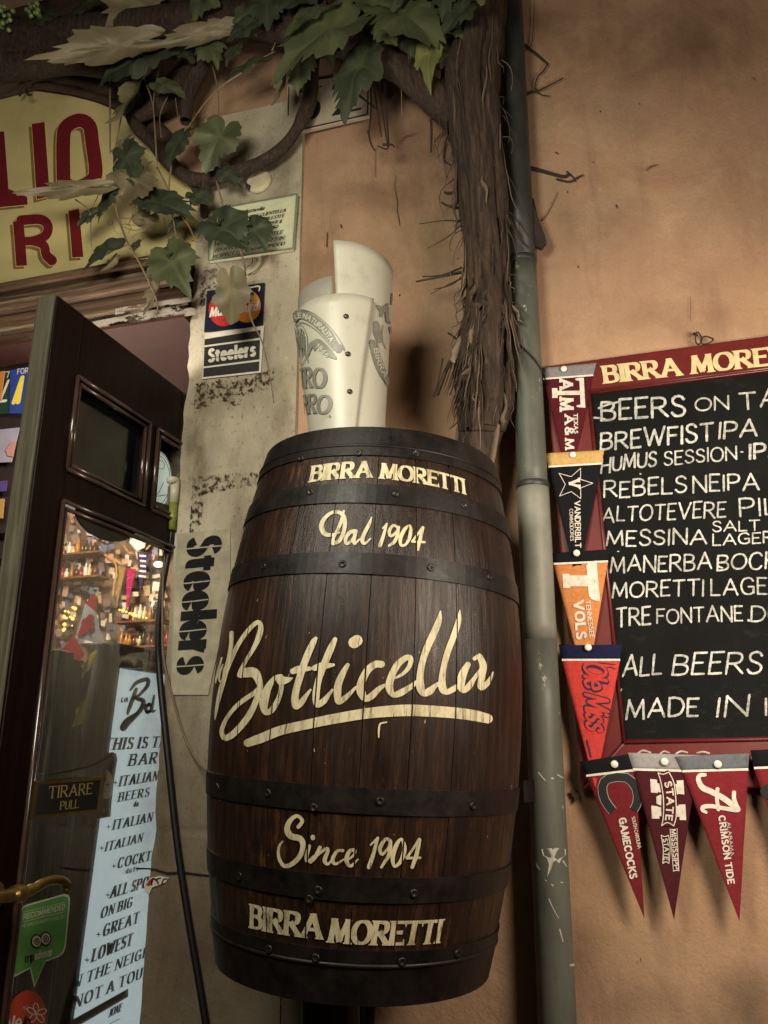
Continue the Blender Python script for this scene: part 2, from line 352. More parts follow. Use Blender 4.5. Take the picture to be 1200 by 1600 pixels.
def text(mb, s, st, fmap, aspect, off=.0004, mi=0, grow=0., **kw):
    """lay the string into the unit box 0..1 x 0..1; aspect = width / cap height"""
    S = dict(STY[st]); S.update(kw)
    wv, wh, gap = S['wv']+grow, S['wh']+grow, S['gap']; sl = S.get('slant', 0); pen = R(S.get('pen', 0))
    jit = S.get('jit', 0); rnd = random.Random(hash_str(s)); cap = S['cap']
    adv = []; x = 0
    for c in s:
        if c == ' ': adv.append(x); x += .34; continue
        adv.append(x); x += GL[c][0]+gap
    tot = max(.05, x-gap); pad = wv/2
    kx = (aspect-2*pad)/tot; hw = wh/2 if cap == 'butt' else 0
    low = (-.4, 1.)
    for c, x0 in zip(s, adv):
        if c == ' ': continue
        strokes = GL[c][1]; ends = [(round(p[0], 2), round(p[1], 2)) for k, q in strokes if k == 'L' for p in (q[0], q[-1])]
        jy = rnd.uniform(-jit, jit)*2; js = 1+rnd.uniform(-jit, jit)*3; jr = rnd.uniform(-jit, jit)*2
        top = 1 if (c.isupper() or c.isdigit() or c in "bdltf&'") else .67+hw
        bot = -.3 if c in 'py' else 0
        def tr(p):
            gx, gy = p; gy2 = hw+gy*(1-2*hw) if 0 <= gy else gy
            X = pad+(x0+gx)*kx; Y = gy2*js+jy+jr*gx
            return X, Y
        if S.get('serif'):
            sgn = {'T': ((-.02, 1, .74), (.62, 1, .74)), 'E': ((.48, 1, .76), (.48, 0, .25)), 'F': ((.48, 1, .74),), 'L': ((.48, 0, .27),), 'Z': ((0, 1, .76), (.58, 0, .24))}.get(c, ())
            for gx, ya, yb in sgn:
                xx = tr((gx, 0))[0]+(wv*.38 if gx > .3 else -wv*.38); ribbon(mb, [(xx, ya, wh*.9), (xx, (ya+yb)/2, wh*.75), (xx, yb, wh*.4)], fmap, 'butt', None, off, mi, lambda x, y: ((x+sl*(y-.5))/aspect, y))
        for kind, q in strokes:
            P = [tr(p) for p in q]
            if kind == 'S': P = cr(P, 6)
            else:
                P2 = [P[0]]
                for a, b in zip(P, P[1:]):
                    nn = max(3, int(math.hypot(b[0]-a[0], b[1]-a[1])/.1))
                    P2 += [(a[0]+(b[0]-a[0])*i/nn, a[1]+(b[1]-a[1])*i/nn) for i in range(1, nn+1)]
                P = P2
            n = len(P)
            if cap == 'butt':
                def ext(a, b, e):
                    d = math.hypot(a[0]-b[0], a[1]-b[1]) or 1
                    return (a[0]+(a[0]-b[0])/d*e, a[1]+(a[1]-b[1])/d*e)
                e = max(hw, .02)*1.5 if kind == 'L' else 0
                if kind == 'L' and abs(P[0][1]-P[-1][1]) < .05: e = wv*(.3 if c in 'AHG' else .45)
                if e: P[0] = ext(P[0], P[1], e); P[-1] = ext(P[-1], P[-2], e)
            out = []
            for i in range(n):
                a, b = P[max(0, i-1)], P[min(n-1, i+1)]; d = math.hypot(b[0]-a[0], b[1]-a[1]) or 1e-9
                sn = abs(((b[1]-a[1])*math.cos(pen)-(b[0]-a[0])*math.sin(pen))/d)
                if c == 'N' and kind == 'L' and abs(q[0][0]-q[1][0]) < .1 and st in ('didone', 'roman', 'times'): sn *= .45
                wd = wh+(wv-wh)*sn
                if S.get('flare') and kind == 'L':
                    u = abs(2*i/(n-1)-1); wd *= 1-.1*S['flare']+S['flare']*u**4*.9
                if jit: wd *= 1+rnd.uniform(-.16, .16)
                out.append((P[i][0], P[i][1], wd))
            sh = (lambda x, y: ((x+sl*(y-.5))/aspect, y))
            ribbon(mb, out, fmap, cap, (bot, top) if cap == 'butt' else None, off, mi, sh)
            if S.get('serif') and kind == 'L' and abs(q[0][1]-q[-1][1]) > .3:
                for g, P_ in ((q[0], P[0]), (q[-1], P[-1])):
                    if not (g[1] < .02 or abs(g[1]-1) < .02 or abs(g[1]-.67) < .02): continue
                    if c == 'T' and g[1] > .5: continue
                    if g[1] > .5 and ends.count((round(g[0], 2), round(g[1], 2))) > 1 and c in 'AVWMN': 
                        continue
                    if g[1] < .5 and c in 'VWN' and ends.count((round(g[0], 2), round(g[1], 2))) > 1: continue
                    if c in 'EFLTZDBPR' and ends.count((round(g[0], 2), round(g[1], 2))) > 1 and g[1] > .5 and c != 'T': pass
                    cx = tr(g)[0]; yy = bot if g[1] < .02 else top
                    th = S['sth']; y1 = yy+th if g[1] < .02 else yy-th; h = wv/2+S['serif']
                    if abs(q[0][0]-q[-1][0]) > .2: h = wv/2+S['serif']*.9
                    ribbon(mb, [(cx-h, (yy+y1)/2, th), (cx, (yy+y1)/2, th), (cx+h, (yy+y1)/2, th)], fmap, 'butt', None, off, mi, sh)
def hash_str(s):
    h = 7
    for c in s: h = (h*131+ord(c)) % 1000003
    return h
class Flat:
    def __init__(s, p0, n): s.p0 = Vector(p0); s.n = Vector(n).normalized()
    def at(s, px, py): return hit(px, py, s.p0, s.n)
    def px(s, x, y, o): return s.at(x, y)+s.n*o
    def frame(s, bl, br, tl):
        a, b, c = s.at(*bl), s.at(*br), s.at(*tl)
        return (lambda x, y, o: a+(b-a)*x+(c-a)*y+s.n*o), (b-a).length/(c-a).length
class Turned:
    """surface of revolution about an axis: centre c, rotation matrix rot, radius r(z)"""
    def __init__(s, c, rot, r, extra=0.): s.c = Vector(c); s.rot = rot; s.inv = rot.transposed(); s.r = r; s.extra = extra
    def solve(s, px, py):
        d = s.inv @ ray(px, py); o = s.inv @ (CAM-s.c)
        f = lambda t: math.hypot(o.x+d.x*t, o.y+d.y*t)-s.r(o.z+d.z*t)-s.extra
        tm = -(o.x*d.x+o.y*d.y)/(d.x*d.x+d.y*d.y); lo = tm-.5
        if f(tm) > 0: t = tm
        else:
            hi = tm
            for _ in range(40):
                m = (lo+hi)/2
                if f(m) > 0: lo = m
                else: hi = m
            t = hi
        p = o+d*t; return math.atan2(p.x, -p.y), p.z
    def pt(s, th, z, o):
        r = s.r(z)+s.extra+o; return s.rot @ Vector((r*math.sin(th), -r*math.cos(th), z))+s.c
    def px(s, x, y, o):
        th, z = s.solve(x, y); return s.pt(th, z, o)
    def frame(s, bl, br, tl):
        a, b, c = s.solve(*bl), s.solve(*br), s.solve(*tl)
        fm = lambda x, y, o: s.pt(a[0]+(b[0]-a[0])*x+(c[0]-a[0])*y, a[1]+(b[1]-a[1])*x+(c[1]-a[1])*y, o)
        rr = s.r(a[1])
        return fm, math.hypot((b[0]-a[0])*rr, b[1]-a[1])/math.hypot((c[0]-a[0])*rr, c[1]-a[1])
def put(mb, s, st, surf, bl, br, tl, z=None, **kw):
    if z: bl, br, tl = (z(*bl), z(*br), z(*tl))
    fm, asp = surf.frame(bl, br, tl); text(mb, s, st, fm, asp, **kw)
def zm(ox, oy, k): return lambda x, y: (ox+x/k, oy+y/k)
def trace(mb, strokes, surf, z, off=.0004, mi=0, cap='round', grow=0., n=6):
    for s in strokes:
        if isinstance(s, str): s = _p(s)
        P = cr(s, n)
        q = []
        for i, (x, y, w_) in enumerate(P): q.append((x, y, max(2, w_+grow)))
        ribbon(mb, q, lambda x, y, o: surf.px(*z(x, y), o), cap, None, off, mi)
def path_text(mb, s, st, surf, z, path, h, off=.0008, **kw):
    """text following a curve; h = cap height in zoomed pixels"""
    P = cr(path, 10); L = [0]
    for a, b in zip(P, P[1:]): L.append(L[-1]+math.hypot(b[0]-a[0], b[1]-a[1]))
    def fm(x, y, o):
        d = min(max(x, 0), 1)*L[-1]; i = 0
        while i < len(L)-2 and L[i+1] < d: i += 1
        t = (d-L[i])/((L[i+1]-L[i]) or 1); a, b = P[i], P[i+1]; dx, dy = b[0]-a[0], b[1]-a[1]; k = math.hypot(dx, dy) or 1
        X = a[0]+dx*t+dy/k*(y-.5)*h; Y = a[1]+dy*t-dx/k*(y-.5)*h
        return surf.px(*z(X, Y), o)
    text(mb, s, st, fm, L[-1]/h, off=off, **kw)
def poly(mb, pts, surf, z=None, off=.0003, th=0, mi=0):
    """flat filled outline on a surface (pixel outline), with thickness th"""
    P = [surf.px(*(z(*p) if z else p), off) for p in pts]
    if th: mb.prism(P, surf.n*th, mi)
    else:
        a = Vector((0,0,0))
        for i in range(len(P)): a += P[i].cross(P[(i+1) % len(P)])
        if a.dot(surf.n) < 0: P = P[::-1]
        mb.add(P, [tuple(range(len(P)))], False, mi)
def ell(cx, cy, rx, ry, n=28, rot=0):
    return [(cx+rx*math.cos(2*math.pi*i/n)*math.cos(rot)-ry*math.sin(2*math.pi*i/n)*math.sin(rot),
             cy+rx*math.cos(2*math.pi*i/n)*math.sin(rot)+ry*math.sin(2*math.pi*i/n)*math.cos(rot)) for i in range(n)]
# ------------------------------------------------------------------ materials of the place
def plaster():
    t = NT('ochre_plaster')
    big = t.noise(1.7, 4, .55); mid = t.noise(5, 6, .6, dist=.6); fine = t.noise(150, 4, .7)
    c = t.ramp(big, [(.3, lin('#a5826a')), (.5, lin('#ad8b6e')), (.7, lin('#b59478'))])
    c = t.mix(t.ramp(mid, [(.42, 0.), (.7, .6)]), c, lin('#966e58'))
    c = t.mix(t.ramp(t.noise(3.1, 7, .65, t.map(loc=(4, 2, 1))), [(.58, 0.), (.72, .55)]), c, lin('#bfa588'))
    st = t.noise(2.2, 7, .7, t.map((6, 1, .7)))
    c = t.mix(t.ramp(st, [(.55, 0.), (.78, .5)]), c, lin('#6d5140'))
    sp = t.n('ShaderNodeTexVoronoi'); sp.inputs['Scale'].default_value = 19; t.l(t.map((1, 1, .6)), sp.inputs['Vector'])
    pick = t.n('ShaderNodeSeparateColor'); t.l(sp.outputs['Color'], pick.inputs[0])
    hole = t.math('MULTIPLY', t.ramp(sp.outputs['Distance'], [(.03, 1.), (.05, 0.)]), t.math('GREATER_THAN', pick.outputs[0], .78))
    c = t.mix(t.ramp(fine, [(.3, .0), (.75, .28)]), c, lin('#6f5340'))
    c = t.mix(t.ramp(t.noise(9, 9, .72, t.map((1, 1, .5), (0, .4, 0), (9, 2, 4))), [(.56, 0.), (.7, .5)]), c, lin('#8a6a50'))
    c = t.mix(t.ramp(t.noise(2.6, 5, .6, t.map((1, 1, 1.3), (0, .7, 0), (1, 8, 3))), [(.5, 0.), (.75, .45)]), c, lin('#a8865a'))
    c = t.mix(hole, c, lin('#2c1c12'))
    cv = t.n('ShaderNodeTexVoronoi', feature='DISTANCE_TO_EDGE'); cv.inputs['Scale'].default_value = 2.3
    wv = t.n('ShaderNodeVectorMath', operation='ADD'); nz = t.n('ShaderNodeTexNoise'); nz.inputs['Scale'].default_value = 5; nz.inputs['Detail'].default_value = 6
    t.l(t.co, nz.inputs['Vector']); t.l(t.co, wv.inputs[0]); t.l(nz.outputs['Color'], wv.inputs[1]); t.l(wv.outputs[0], cv.inputs['Vector'])
    crack = t.math('MULTIPLY', t.ramp(cv.outputs['Distance'], [(.001, 1.), (.003, 0.)]), t.ramp(t.noise(3.3, 2), [(.68, 0.), (.72, .5)]))
    c = t.mix(crack, c, lin('#3a2618'))
    t.color(c).rough(.86)
    h = t.math('ADD', t.math('MULTIPLY', fine, .35), t.math('MULTIPLY', mid, 1.4)); h = t.math('SUBTRACT', h, t.math('MULTIPLY', t.math('ADD', hole, crack), .6))
    t.bump(t.math('ADD', h, t.math('MULTIPLY', t.noise(14, 5, .6, t.map((1, 1, .6), (0, .5, 0))), 1.2)), .7, .006); return t.m
M['plaster'] = plaster()
def stone():
    t = NT('travertine')
    c = t.ramp(t.noise(3.2, 6, .62), [(.3, lin('#958a75')), (.55, lin('#afa48d')), (.75, lin('#c2b9a4'))])
    c = t.mix(t.ramp(t.noise(6, 8, .7, t.map((1.6, 1, .45))), [(.52, 0.), (.72, .75)]), c, lin('#6b563f'))
    c = t.mix(t.ramp(t.noise(90, 5, .75, t.map((1, 1, .7))), [(.33, .7), (.42, 0.)]), c, lin('#4a3b2a'))
    c = t.mix(t.ramp(t.noise(34, 6, .7), [(.66, 0.), (.74, .6)]), c, lin('#cfc6ab'))
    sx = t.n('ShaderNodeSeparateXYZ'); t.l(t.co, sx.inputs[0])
    low = t.math('ADD', sx.outputs[2], t.math('MULTIPLY', t.noise(3, 4), .5))  # darker brown towards the base carries grime and weaker light together
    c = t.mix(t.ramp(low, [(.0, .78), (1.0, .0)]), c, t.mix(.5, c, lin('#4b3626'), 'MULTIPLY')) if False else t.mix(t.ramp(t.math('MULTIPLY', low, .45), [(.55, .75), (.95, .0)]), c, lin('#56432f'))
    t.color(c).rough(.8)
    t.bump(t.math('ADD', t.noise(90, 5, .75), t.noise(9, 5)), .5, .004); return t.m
M['stone'] = stone()
def wood(name, c1, c2, rough=.5, grain=70, along=(1, 1, .04), pale=None, bump=.4, gloss=.5):
    t = NT(name)
    v = t.map(along); g = t.noise(grain, 8, .72, v, .4)
    c = t.ramp(g, [(.32, lin(c1)), (.68, lin(c2))])
    if pale:
        c = t.mix(t.ramp(t.noise(grain*.45, 9, .75, t.map(along, loc=(3, 1, 2))), [(.5, 0.), (.62, .9)]), c, lin(pale))
    t.color(c).rough(rough).bump(g, bump, .0025); t.b.inputs['Specular IOR Level'].default_value = gloss; return t.m
M['door'] = wood('dark_mahogany', '#0a0303', '#160806', .35, 60, gloss=.12)
M['door_old'] = wood('weathered_edge_wood', '#1f1d16', '#45412f', .75, 55, pale='#5d5845')
M['weather'] = wood('weathered_frame_wood', '#1c1714', '#4a4139', .75, 60, pale='#857c6f')
M['weather_x'] = wood('weathered_beam_wood', '#2c2520', '#6f6458', .75, 60, along=(1, .06, 1), pale='#b3ac9c')
M['lintel'] = wood('worn_lintel_wood', '#33241a', '#6b4f38', .7, 50, along=(.05, 1, 1), pale='#8a7a62')
M['beam'] = wood('old_brown_beam', '#2a1d17', '#4c362b', .75, 45, along=(.05, 1, 1))
M['soffit'] = simple('red_brown_soffit', '#432a23', .5, .2, 12, bump=.1)
M['black'] = simple('black_paint', '#15130f', .45, .3, 40)
M['iron'] = simple('rusty_iron', '#2a211b', .7, .5, 50, bump=.4)
M['pave'] = simple('basalt_cobbles', '#3c3836', .8, .4, 9, bump=.6)
# ------------------------------------------------------------------ setting: pavement and wall
mb = MB(); mb.add([(-40, -40, 0), (40, -40, 0), (40, 40, 0), (-40, 40, 0)], [(0, 1, 2, 3)])
struct(obj('pavement', mb, M['pave']))
XJL, XJR = W(307, 440).x, W(472, 400).x          # door jamb left and right edges
ZS = 2.52                                         # soffit height
ZSB = W(300, 399).z                               # foot of the arched sign
X0, X1, ZT = -3.2, 3.0, 5.2
def wy(x, z): return noise.noise((x*1.3, z*1.3, 3))*.010+noise.noise((x*4, z*4, 9))*.003
mb = MB(); st = .04
xs = [XJL+.02+i*st for i in range(int((X1-XJL)/st)+1)]; zs = [i*st for i in range(int(ZT/st)+1)]
mb.grid(lambda u, v: Vector((XJL+.02+u*(X1-XJL), wy(XJL+.02+u*(X1-XJL), v*ZT), v*ZT)), 90, 126)
zl = ZS+.06
mb.grid(lambda u, v: Vector((X0+u*(XJL+.02-X0), wy(X0+u*(XJL+.02-X0), zl+v*(ZT-zl)), zl+v*(ZT-zl))), 60, 64)
mb.grid(lambda u, v: Vector((X0+u*(-1.5-X0), wy(X0+u*(-1.5-X0), v*zl), v*zl)), 24, 50)
mb.box((XJL+.02, .02, 0), (X1, .25, ZT)); mb.box((X0, .02, zl+.02), (XJL+.02, .25, ZT)); mb.box((X0, .02, 0), (-1.5, .25, zl+.02))
wall = tag(obj('plaster_wall', mb, M['plaster']), 'stained ochre plaster wall behind barrel, drainpipe and chalkboard', 'wall')
# ------------------------------------------------------------------ stone door jamb
mb = MB()
YJ = -.02
def jf(u, v):
    x = XJL+u*(XJR-XJL); z = v*3.25
    y = YJ+noise.noise((x*6, z*6, 1))*.003
    if u < .04: x += abs(noise.noise((1, z*14, 5)))*.006+max(0, noise.noise((4, z*5, 5))-.3)*.035
    for zj in (1.115, 2.03): y += .004*math.exp(-((z-zj-noise.noise((x*9, 0, zj))*.006)/.003)**2)
    return Vector((x, y, z))
mb.grid(jf, 22, 400)
mb.grid(lambda u, v: Vector((jf(0, v).x, YJ+(1-u)*.27, v*3.25)), 3, 400)
mb.grid(lambda u, v: Vector((XJR, jf(1, v).y+u*.04, v*3.25)), 1, 400)
mb.grid(lambda u, v: Vector((XJR+.001+u*.15, YJ+.004+noise.noise((u*2, v*9, 2))*.004+max(0, u-.9)*.1, v*(1.0+.03*noise.noise((u*3, 1, 1))))), 12, 60)
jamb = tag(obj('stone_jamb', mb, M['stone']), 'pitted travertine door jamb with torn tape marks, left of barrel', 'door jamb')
JP = Flat((0, YJ-.003, 0), (0, -1, 0))
# torn tape residue on the jamb
t = NT('torn_tape_residue'); t.color(lin('#3b2a1c')).rough(.9)
t.alpha(t.ramp(t.noise(70, 6, .8), [(.52, 0.), (.55, 1.)])); M['residue'] = t.m
mb = MB()
for q in ([(305, 600), (428, 575), (428, 605), (303, 640)], [(300, 745), (425, 735), (425, 752), (300, 775)], [(300, 770), (318, 768), (314, 830), (296, 832)],
          [(350, 612), (378, 606), (378, 632), (350, 636)], [(312, 425), (340, 418), (340, 470), (312, 480)]):
    poly(mb, q, JP, off=.0012)
obj('tape_residue', mb, M['residue'], jamb)
# crack line across the jamb
mb = MB(); trace(mb, ['214,1357,3 240,1358,2.5 262,1364,3.5 285,1363,3 310,1366,2.5 340,1368,2.5 380,1366,2'], JP, lambda x, y: (x, y), .0015, n=3)
obj('crack', mb, simple('dark_crack', '#17100b', .9), jamb)
# ------------------------------------------------------------------ house number slab, plaque, discs, stickers on the jamb
M['marble'] = simple('old_marble', '#a89a86', .6, .3, 14, bump=.15, dirt=.5)
M['ink'] = simple('dark_ink', '#1d1a18', .6, .2)
SP = Flat((0, -.028, 0), (0, -1, 0)); zh = zm(400, 0, 3.3333)
hs = thing('house_number_slab', 'small engraved marble house number slab under the vine leaves', 'house number', W(515, 205, 0))
mb = MB(); poly(mb, [(160, 700), (592, 600), (598, 370), (160, 440)], SP, zh, -.014, .014); obj('slab', mb, M['marble'], hs, .002)
mb = MB()
trace(mb, ['205,680,7 400,638,7 580,596,7', '172,455,6 168,600,6', '586,385,6 581,590,6'], SP, zh, .0005, n=2)
put(mb, '3', 'times', SP, (215, 640), (340, 612), (210, 478), zh, off=.0006); put(mb, '2', 'times', SP, (395, 606), (552, 570), (385, 430), zh, off=.0006)
obj('engraving', mb, M['ink'], hs)
M['enamel'] = simple('ivory_enamel', '#c3c3a2', .35, .12, 20, dirt=.35)
zp = zm(320, 290, 5.16); PP = Flat((0, -.038, 0), (0, -1, 0))
pl = thing('notice_plaque', 'ivory glazed notice plaque with small italic printing on jamb', 'plaque', W(395, 400, YJ))
mb = MB(); poly(mb, [(28, 608), (710, 508), (742, 70), (42, 200)], PP, zp, -.014, .012); obj('plate', mb, M['enamel'], pl, .002)
mb = MB()
for a, b, c, d in ((30, 606, 712, 506), (712, 506, 744, 68), (744, 68, 40, 198), (40, 198, 30, 606)): ribbon(mb, [(a, b, 13), ((a+c)/2, (b+d)/2, 13), (c, d, 13)], lambda x, y, o: PP.px(*zp(x, y), o), 'butt', off=.0008)
obj('rim', mb, simple('grey_rim', '#6f7263', .5), pl)
mb = MB()
for s, x0, x1, y, h in (('La Botticella', 275, 480, 215, 28), ('PREGA LA GENTILE CLIENTELLA', 110, 655, 262, 27), ('DI EVITARE RUMORI MOLESTI E', 105, 640, 304, 27), ('SCHIAMAZZI NOTTURNI PER IL', 100, 630, 348, 26),
                        ('RISPETTO DEL VICINATO', 200, 590, 378, 26), ('WE INVITE OUR CLIENTELE', 90, 628, 437, 27), ('TO AVOID LOUD NOISES IN', 75, 640, 487, 27), ('RESPECT OF NEIGHBORHOOD', 65, 645, 534, 27)):
    sl = -.185; put(mb, s, 'times', PP, (x0, y+(x1-x0)*(.5)*.19), (x1, y-(x1-x0)*.5*.19), (x0+6, y+(x1-x0)*.5*.19-h), zp, off=.0006, slant=.22, grow=.03)
obj('lettering', mb, M['ink'], pl)
M['cream'] = simple('old_cream_paint', '#b3a888', .6, .2, 25, dirt=.3)
dc = thing('wall_disc', 'round cream cap with a rusty bolt above the notice plaque', 'cap', W(405, 310, YJ))
mb = MB(); c0 = JP.at(405, 284); mb.lathe([(0, .012), (.03, .012), (.036, .010), (.040, .004), (.041, 0)], c0, 32, Matrix.Rotation(R(90), 3, 'X')); obj('cap', mb, M['cream'], dc)
mb = MB(); b0 = JP.at(391, 297); mb.ball(b0+Vector((0, -.014, 0)), .008); mb.tube([b0, b0+Vector((0, -.03, 0)), b0+Vector((.004, -.045, -.01))], .004, 8); mb.ball(JP.at(412, 270)+Vector((0, -.012, 0)), .003); obj('bolt', mb, M['iron'], dc)
M['chrome_red'] = simple('sticker_red', '#b02a28', .45, .15); M['orange_ink'] = simple('sticker_orange', '#d78a34', .45, .15)
M['navy_ink'] = simple('sticker_navy', '#171a2b', .4, .2); M['white_ink'] = simple('sticker_white', '#cfc7b6', .5, .12, dirt=.25)
KP = Flat((0, YJ-.006, 0), (0, -1, 0))
ms = thing('mug_sticker', 'torn cream sticker shaped like a mug handle below the plaque', 'sticker', JP.at(398, 424))
mb = MB(); trace(mb, ['365,560,26 440,570,40 445,620,40 400,680,42 345,700,34'], KP, zp, .0006); obj('sheet', mb, M['cream'], ms)
mb = MB(); trace(mb, ['385,585,5 380,630,6 335,660,5', '455,560,5 462,610,6 420,680,6 350,720,5'], KP, zp, .0012); obj('outline', mb, M['ink'], ms)
mc = thing('card_sticker', 'navy payment card sticker with red and orange discs on jamb', 'sticker', JP.at(365, 518))
mb = MB(); poly(mb, [(-6, 1180), (468, 1122), (484, 782), (20, 850)], KP, zp, -.001, .0016); obj('sheet', mb, M['navy_ink'], mc)
mb = MB(); poly(mb, ell(150, 1000, 118, 136), KP, zp, .001); obj('red_disc', mb, M['chrome_red'], mc)
mb = MB(); poly(mb, ell(335, 972, 118, 134), KP, zp, .0013); obj('orange_disc', mb, M['orange_ink'], mc)
mb = MB(); put(mb, 'MasterCard', 'bold', KP, (45, 1064), (437, 1010), (45, 985), zp, off=.0017, slant=.2); trace(mb, ['355,830,12 380,822,12 440,815,12 440,850,10'], KP, zp, .0017); obj('lettering', mb, M['white_ink'], mc)
bs = thing('banner_sticker', 'black bumper sticker with white stencil lettering and bars on jamb', 'sticker', JP.at(362, 588))
mb = MB(); poly(mb, [(-18, 1560), (452, 1508), (478, 1130), (2, 1192)], KP, zp, -.001, .0014); obj('border', mb, M['white_ink'], bs)
mb = MB()
for a in ([(0, 1240), (452, 1165), (448, 1228), (-2, 1290)], [(-3, 1304), (447, 1244), (442, 1402), (-8, 1460)], [(-9, 1474), (441, 1418), (438, 1495), (-12, 1546)]): poly(mb, a, KP, zp, .001)
obj('black_bars', mb, M['ink'], bs)
mb = MB(); put(mb, 'Steelers', 'heavy', KP, (25, 1432), (416, 1378), (28, 1318), zp, off=.0016, wv=.21, wh=.17); obj('lettering', mb, M['white_ink'], bs)
mb = MB(); trace(mb, ['20,1396,5 200,1372,5 420,1342,5'], KP, zp, .0024); obj('stencil_gap', mb, M['ink'], bs)
# tall stencil sheet reading downwards
zs6 = zm(260, 820, 6.4)
ss = thing('stencil_sheet', 'faded paper sheet with tall black stencil lettering reading downwards', 'stencil sign', JP.at(300, 1075))
M['old_paper'] = simple('old_grey_paper', '#a59b84', .8, .28, 22, dirt=.3)
mb = MB(); poly(mb, [(110, 92), (640, 42), (640, 700), (420, 1700), (48, 1700)], JP, zs6, .001, .0006); obj('sheet', mb, M['old_paper'], ss)
M['stencil'] = paint('black_stencil_paint', '#0b0a09', .2, 80, .95)
mb = MB(); put(mb, 'Steelers', 'heavy', JP, (214, 128), (98, 1512), (566, 92), zs6, off=.0026, wv=.235, wh=.2); obj('lettering', mb, M['stencil'], ss)
mb = MB()
for a in ('205,245,13 330,232,13 560,212,13', '175,590,12 300,578,12 435,562,12', '158,778,12 280,766,12 420,748,12', '130,1072,12 260,1060,12 398,1044,12', '98,1420,13 230,1412,13 375,1400,13'): trace(mb, [a], JP, zs6, .0034, n=3)
obj('stencil_gap', mb, M['old_paper'], ss)
st5 = thing('torn_sticker', 'torn oval red and white sticker scrap low on the jamb', 'sticker', JP.at(245, 1385)); z6 = zm(0, 1070, 3)
mb = MB(); poly(mb, [(680, 935), (705, 905), (750, 895), (793, 903), (780, 925), (740, 940), (715, 950), (700, 985), (680, 970)], JP, z6, .002); obj('sheet', mb, M['white_ink'], st5)
mb = MB(); poly(mb, [(688, 935), (705, 912), (722, 906), (715, 935), (698, 944)], JP, z6, .0026); obj('red_print', mb, M['chrome_red'], st5)
mb = MB(); trace(mb, ['712,935,8 720,908,8 735,915,8', '745,930,7 738,912,7 755,905,6', '762,928,6 770,912,6 785,908,6'], JP, z6, .003); obj('black_print', mb, M['ink'], st5)
# ------------------------------------------------------------------ arched sign over the door
M['sign_yellow'] = simple('yellow_sign_enamel', '#cbbb82', .45, .1, 5, dirt=.3)
M['sign_red'] = simple('dark_red_sign_paint', '#6e1a20', .5, .12); M['sign_gold'] = simple('bronze_sign_paint', '#836a34', .6, .2); M['sign_pale'] = simple('pale_sign_line', '#d8c084', .6, .1)
GP = Flat((0, -.012, 0), (0, -1, 0))
sg = thing('arched_sign', 'yellow arched shop sign with dark red block letters over doorway', 'sign', W(250, 405, 0))
arc = [(0, 142), (60, 143), (110, 150), (150, 160), (185, 174), (215, 197), (250, 235), (290, 280), (318, 318), (322, 345), (314, 406)]
A3 = [GP.at(*p) for p in arc]; cx = A3[0].x-.1
A3[-1].z = ZSB
full = A3+[Vector((2*cx-p.x, p.y, p.z)) for p in A3[::-1]]
mb = MB(); mb.prism([p+Vector((0, .03, 0)) for p in full], Vector((0, -.03, 0))); obj('panel', mb, M['sign_yellow'], sg)
hoop_ = [Vector((2*cx-p.x, p.y, p.z)) for p in A3[::-1]]+A3
z7 = zm(0, 0, 5); z1 = zm(0, 0, 3)
def letters(off, dx, dy, grow, mat, name):
    mb = MB(); f = lambda p: z7(p[0]+dx, p[1]+dy)
    def pp(pts, o=0): poly(mb, pts, GP, lambda x, y: f((x, y)), off+o)
    g = grow
    pp([(250-g, 970-g), (350+g, 955-g), (392+g, 1535+g), (290-g, 1560+g)])                 # I
    pp([(-60-g, 1035-g), (35+g, 1028-g), (72+g, 1520), (-20-g, 1500)]); pp([(-30, 1500), (72, 1480), (215+g, 1540-g), (218+g, 1600+g), (-30-g, 1625+g)], 3e-5)  # L
    tr_ = ['500,1420,108 497,1100,108 520,995,108 620,942,106 700,985,108 722,1110,108 750,1330,108 720,1410,108 600,1470,106 515,1440,108 500,1420,108']
    trace(mb, [[(x, y, w_+2*g) for x, y, w_ in _p(tr_[0])]], GP, lambda x, y: f((x, y)), off, grow=0)  # O
    fm = lambda x, y: z1(x+dx*.6, y+dy*.6)
    poly(mb, [(62-g*.6, 1040-g*.6), (112, 1034), (128, 1245+g*.6), (78-g*.6, 1248+g*.6)], GP, fm, off)
    trace(mb, [[(x, y, w_+g*1.2) for x, y, w_ in _p('100,1034,46 190,1030,46 226,1060,44 215,1105,44 165,1128,42 115,1133,40')]], GP, fm, off)
    trace(mb, [[(x, y, w_+g*1.2) for x, y, w_ in _p('150,1130,40 205,1150,42 218,1195,44 245,1222,48')]], GP, fm, off)
    poly(mb, [(322-g*.6, 990-g*.6), (372+g*.6, 980-g*.6), (392+g*.6, 1205+g*.6), (340-g*.6, 1208+g*.6)], GP, fm, off)
    obj(name, mb, mat, sg)
letters(.0004, -26, 24, 0, M['sign_gold'], 'letter_shadow'); letters(.0010, 0, 0, 5, M['sign_pale'], 'letter_outline'); letters(.0016, 0, 0, 0, M['sign_red'], 'lettering')
mb = MB()
for r, dy, up, zmin in ((.013, -.022, .006, ZSB), (.026, -.015, .04, ZSB+.42), (.04, .0, .10, ZSB+.62)):
    pts = []
    for i, p in enumerate(hoop_):
        q = hoop_[min(i+1, len(hoop_)-1)]-hoop_[max(i-1, 0)]; nn = Vector((q.z, 0, -q.x)).normalized()
        if nn.dot(p-Vector((cx, 0, ZSB))) < 0: nn = -nn
        pts.append(p+nn*up+Vector((0, dy, 0)))
    pts = [p for p in pts if p.z > zmin]
    mb.tube(cr([tuple(p) for p in pts], 3), r, 8)
obj('arch_frame', mb, M['beam'], sg)
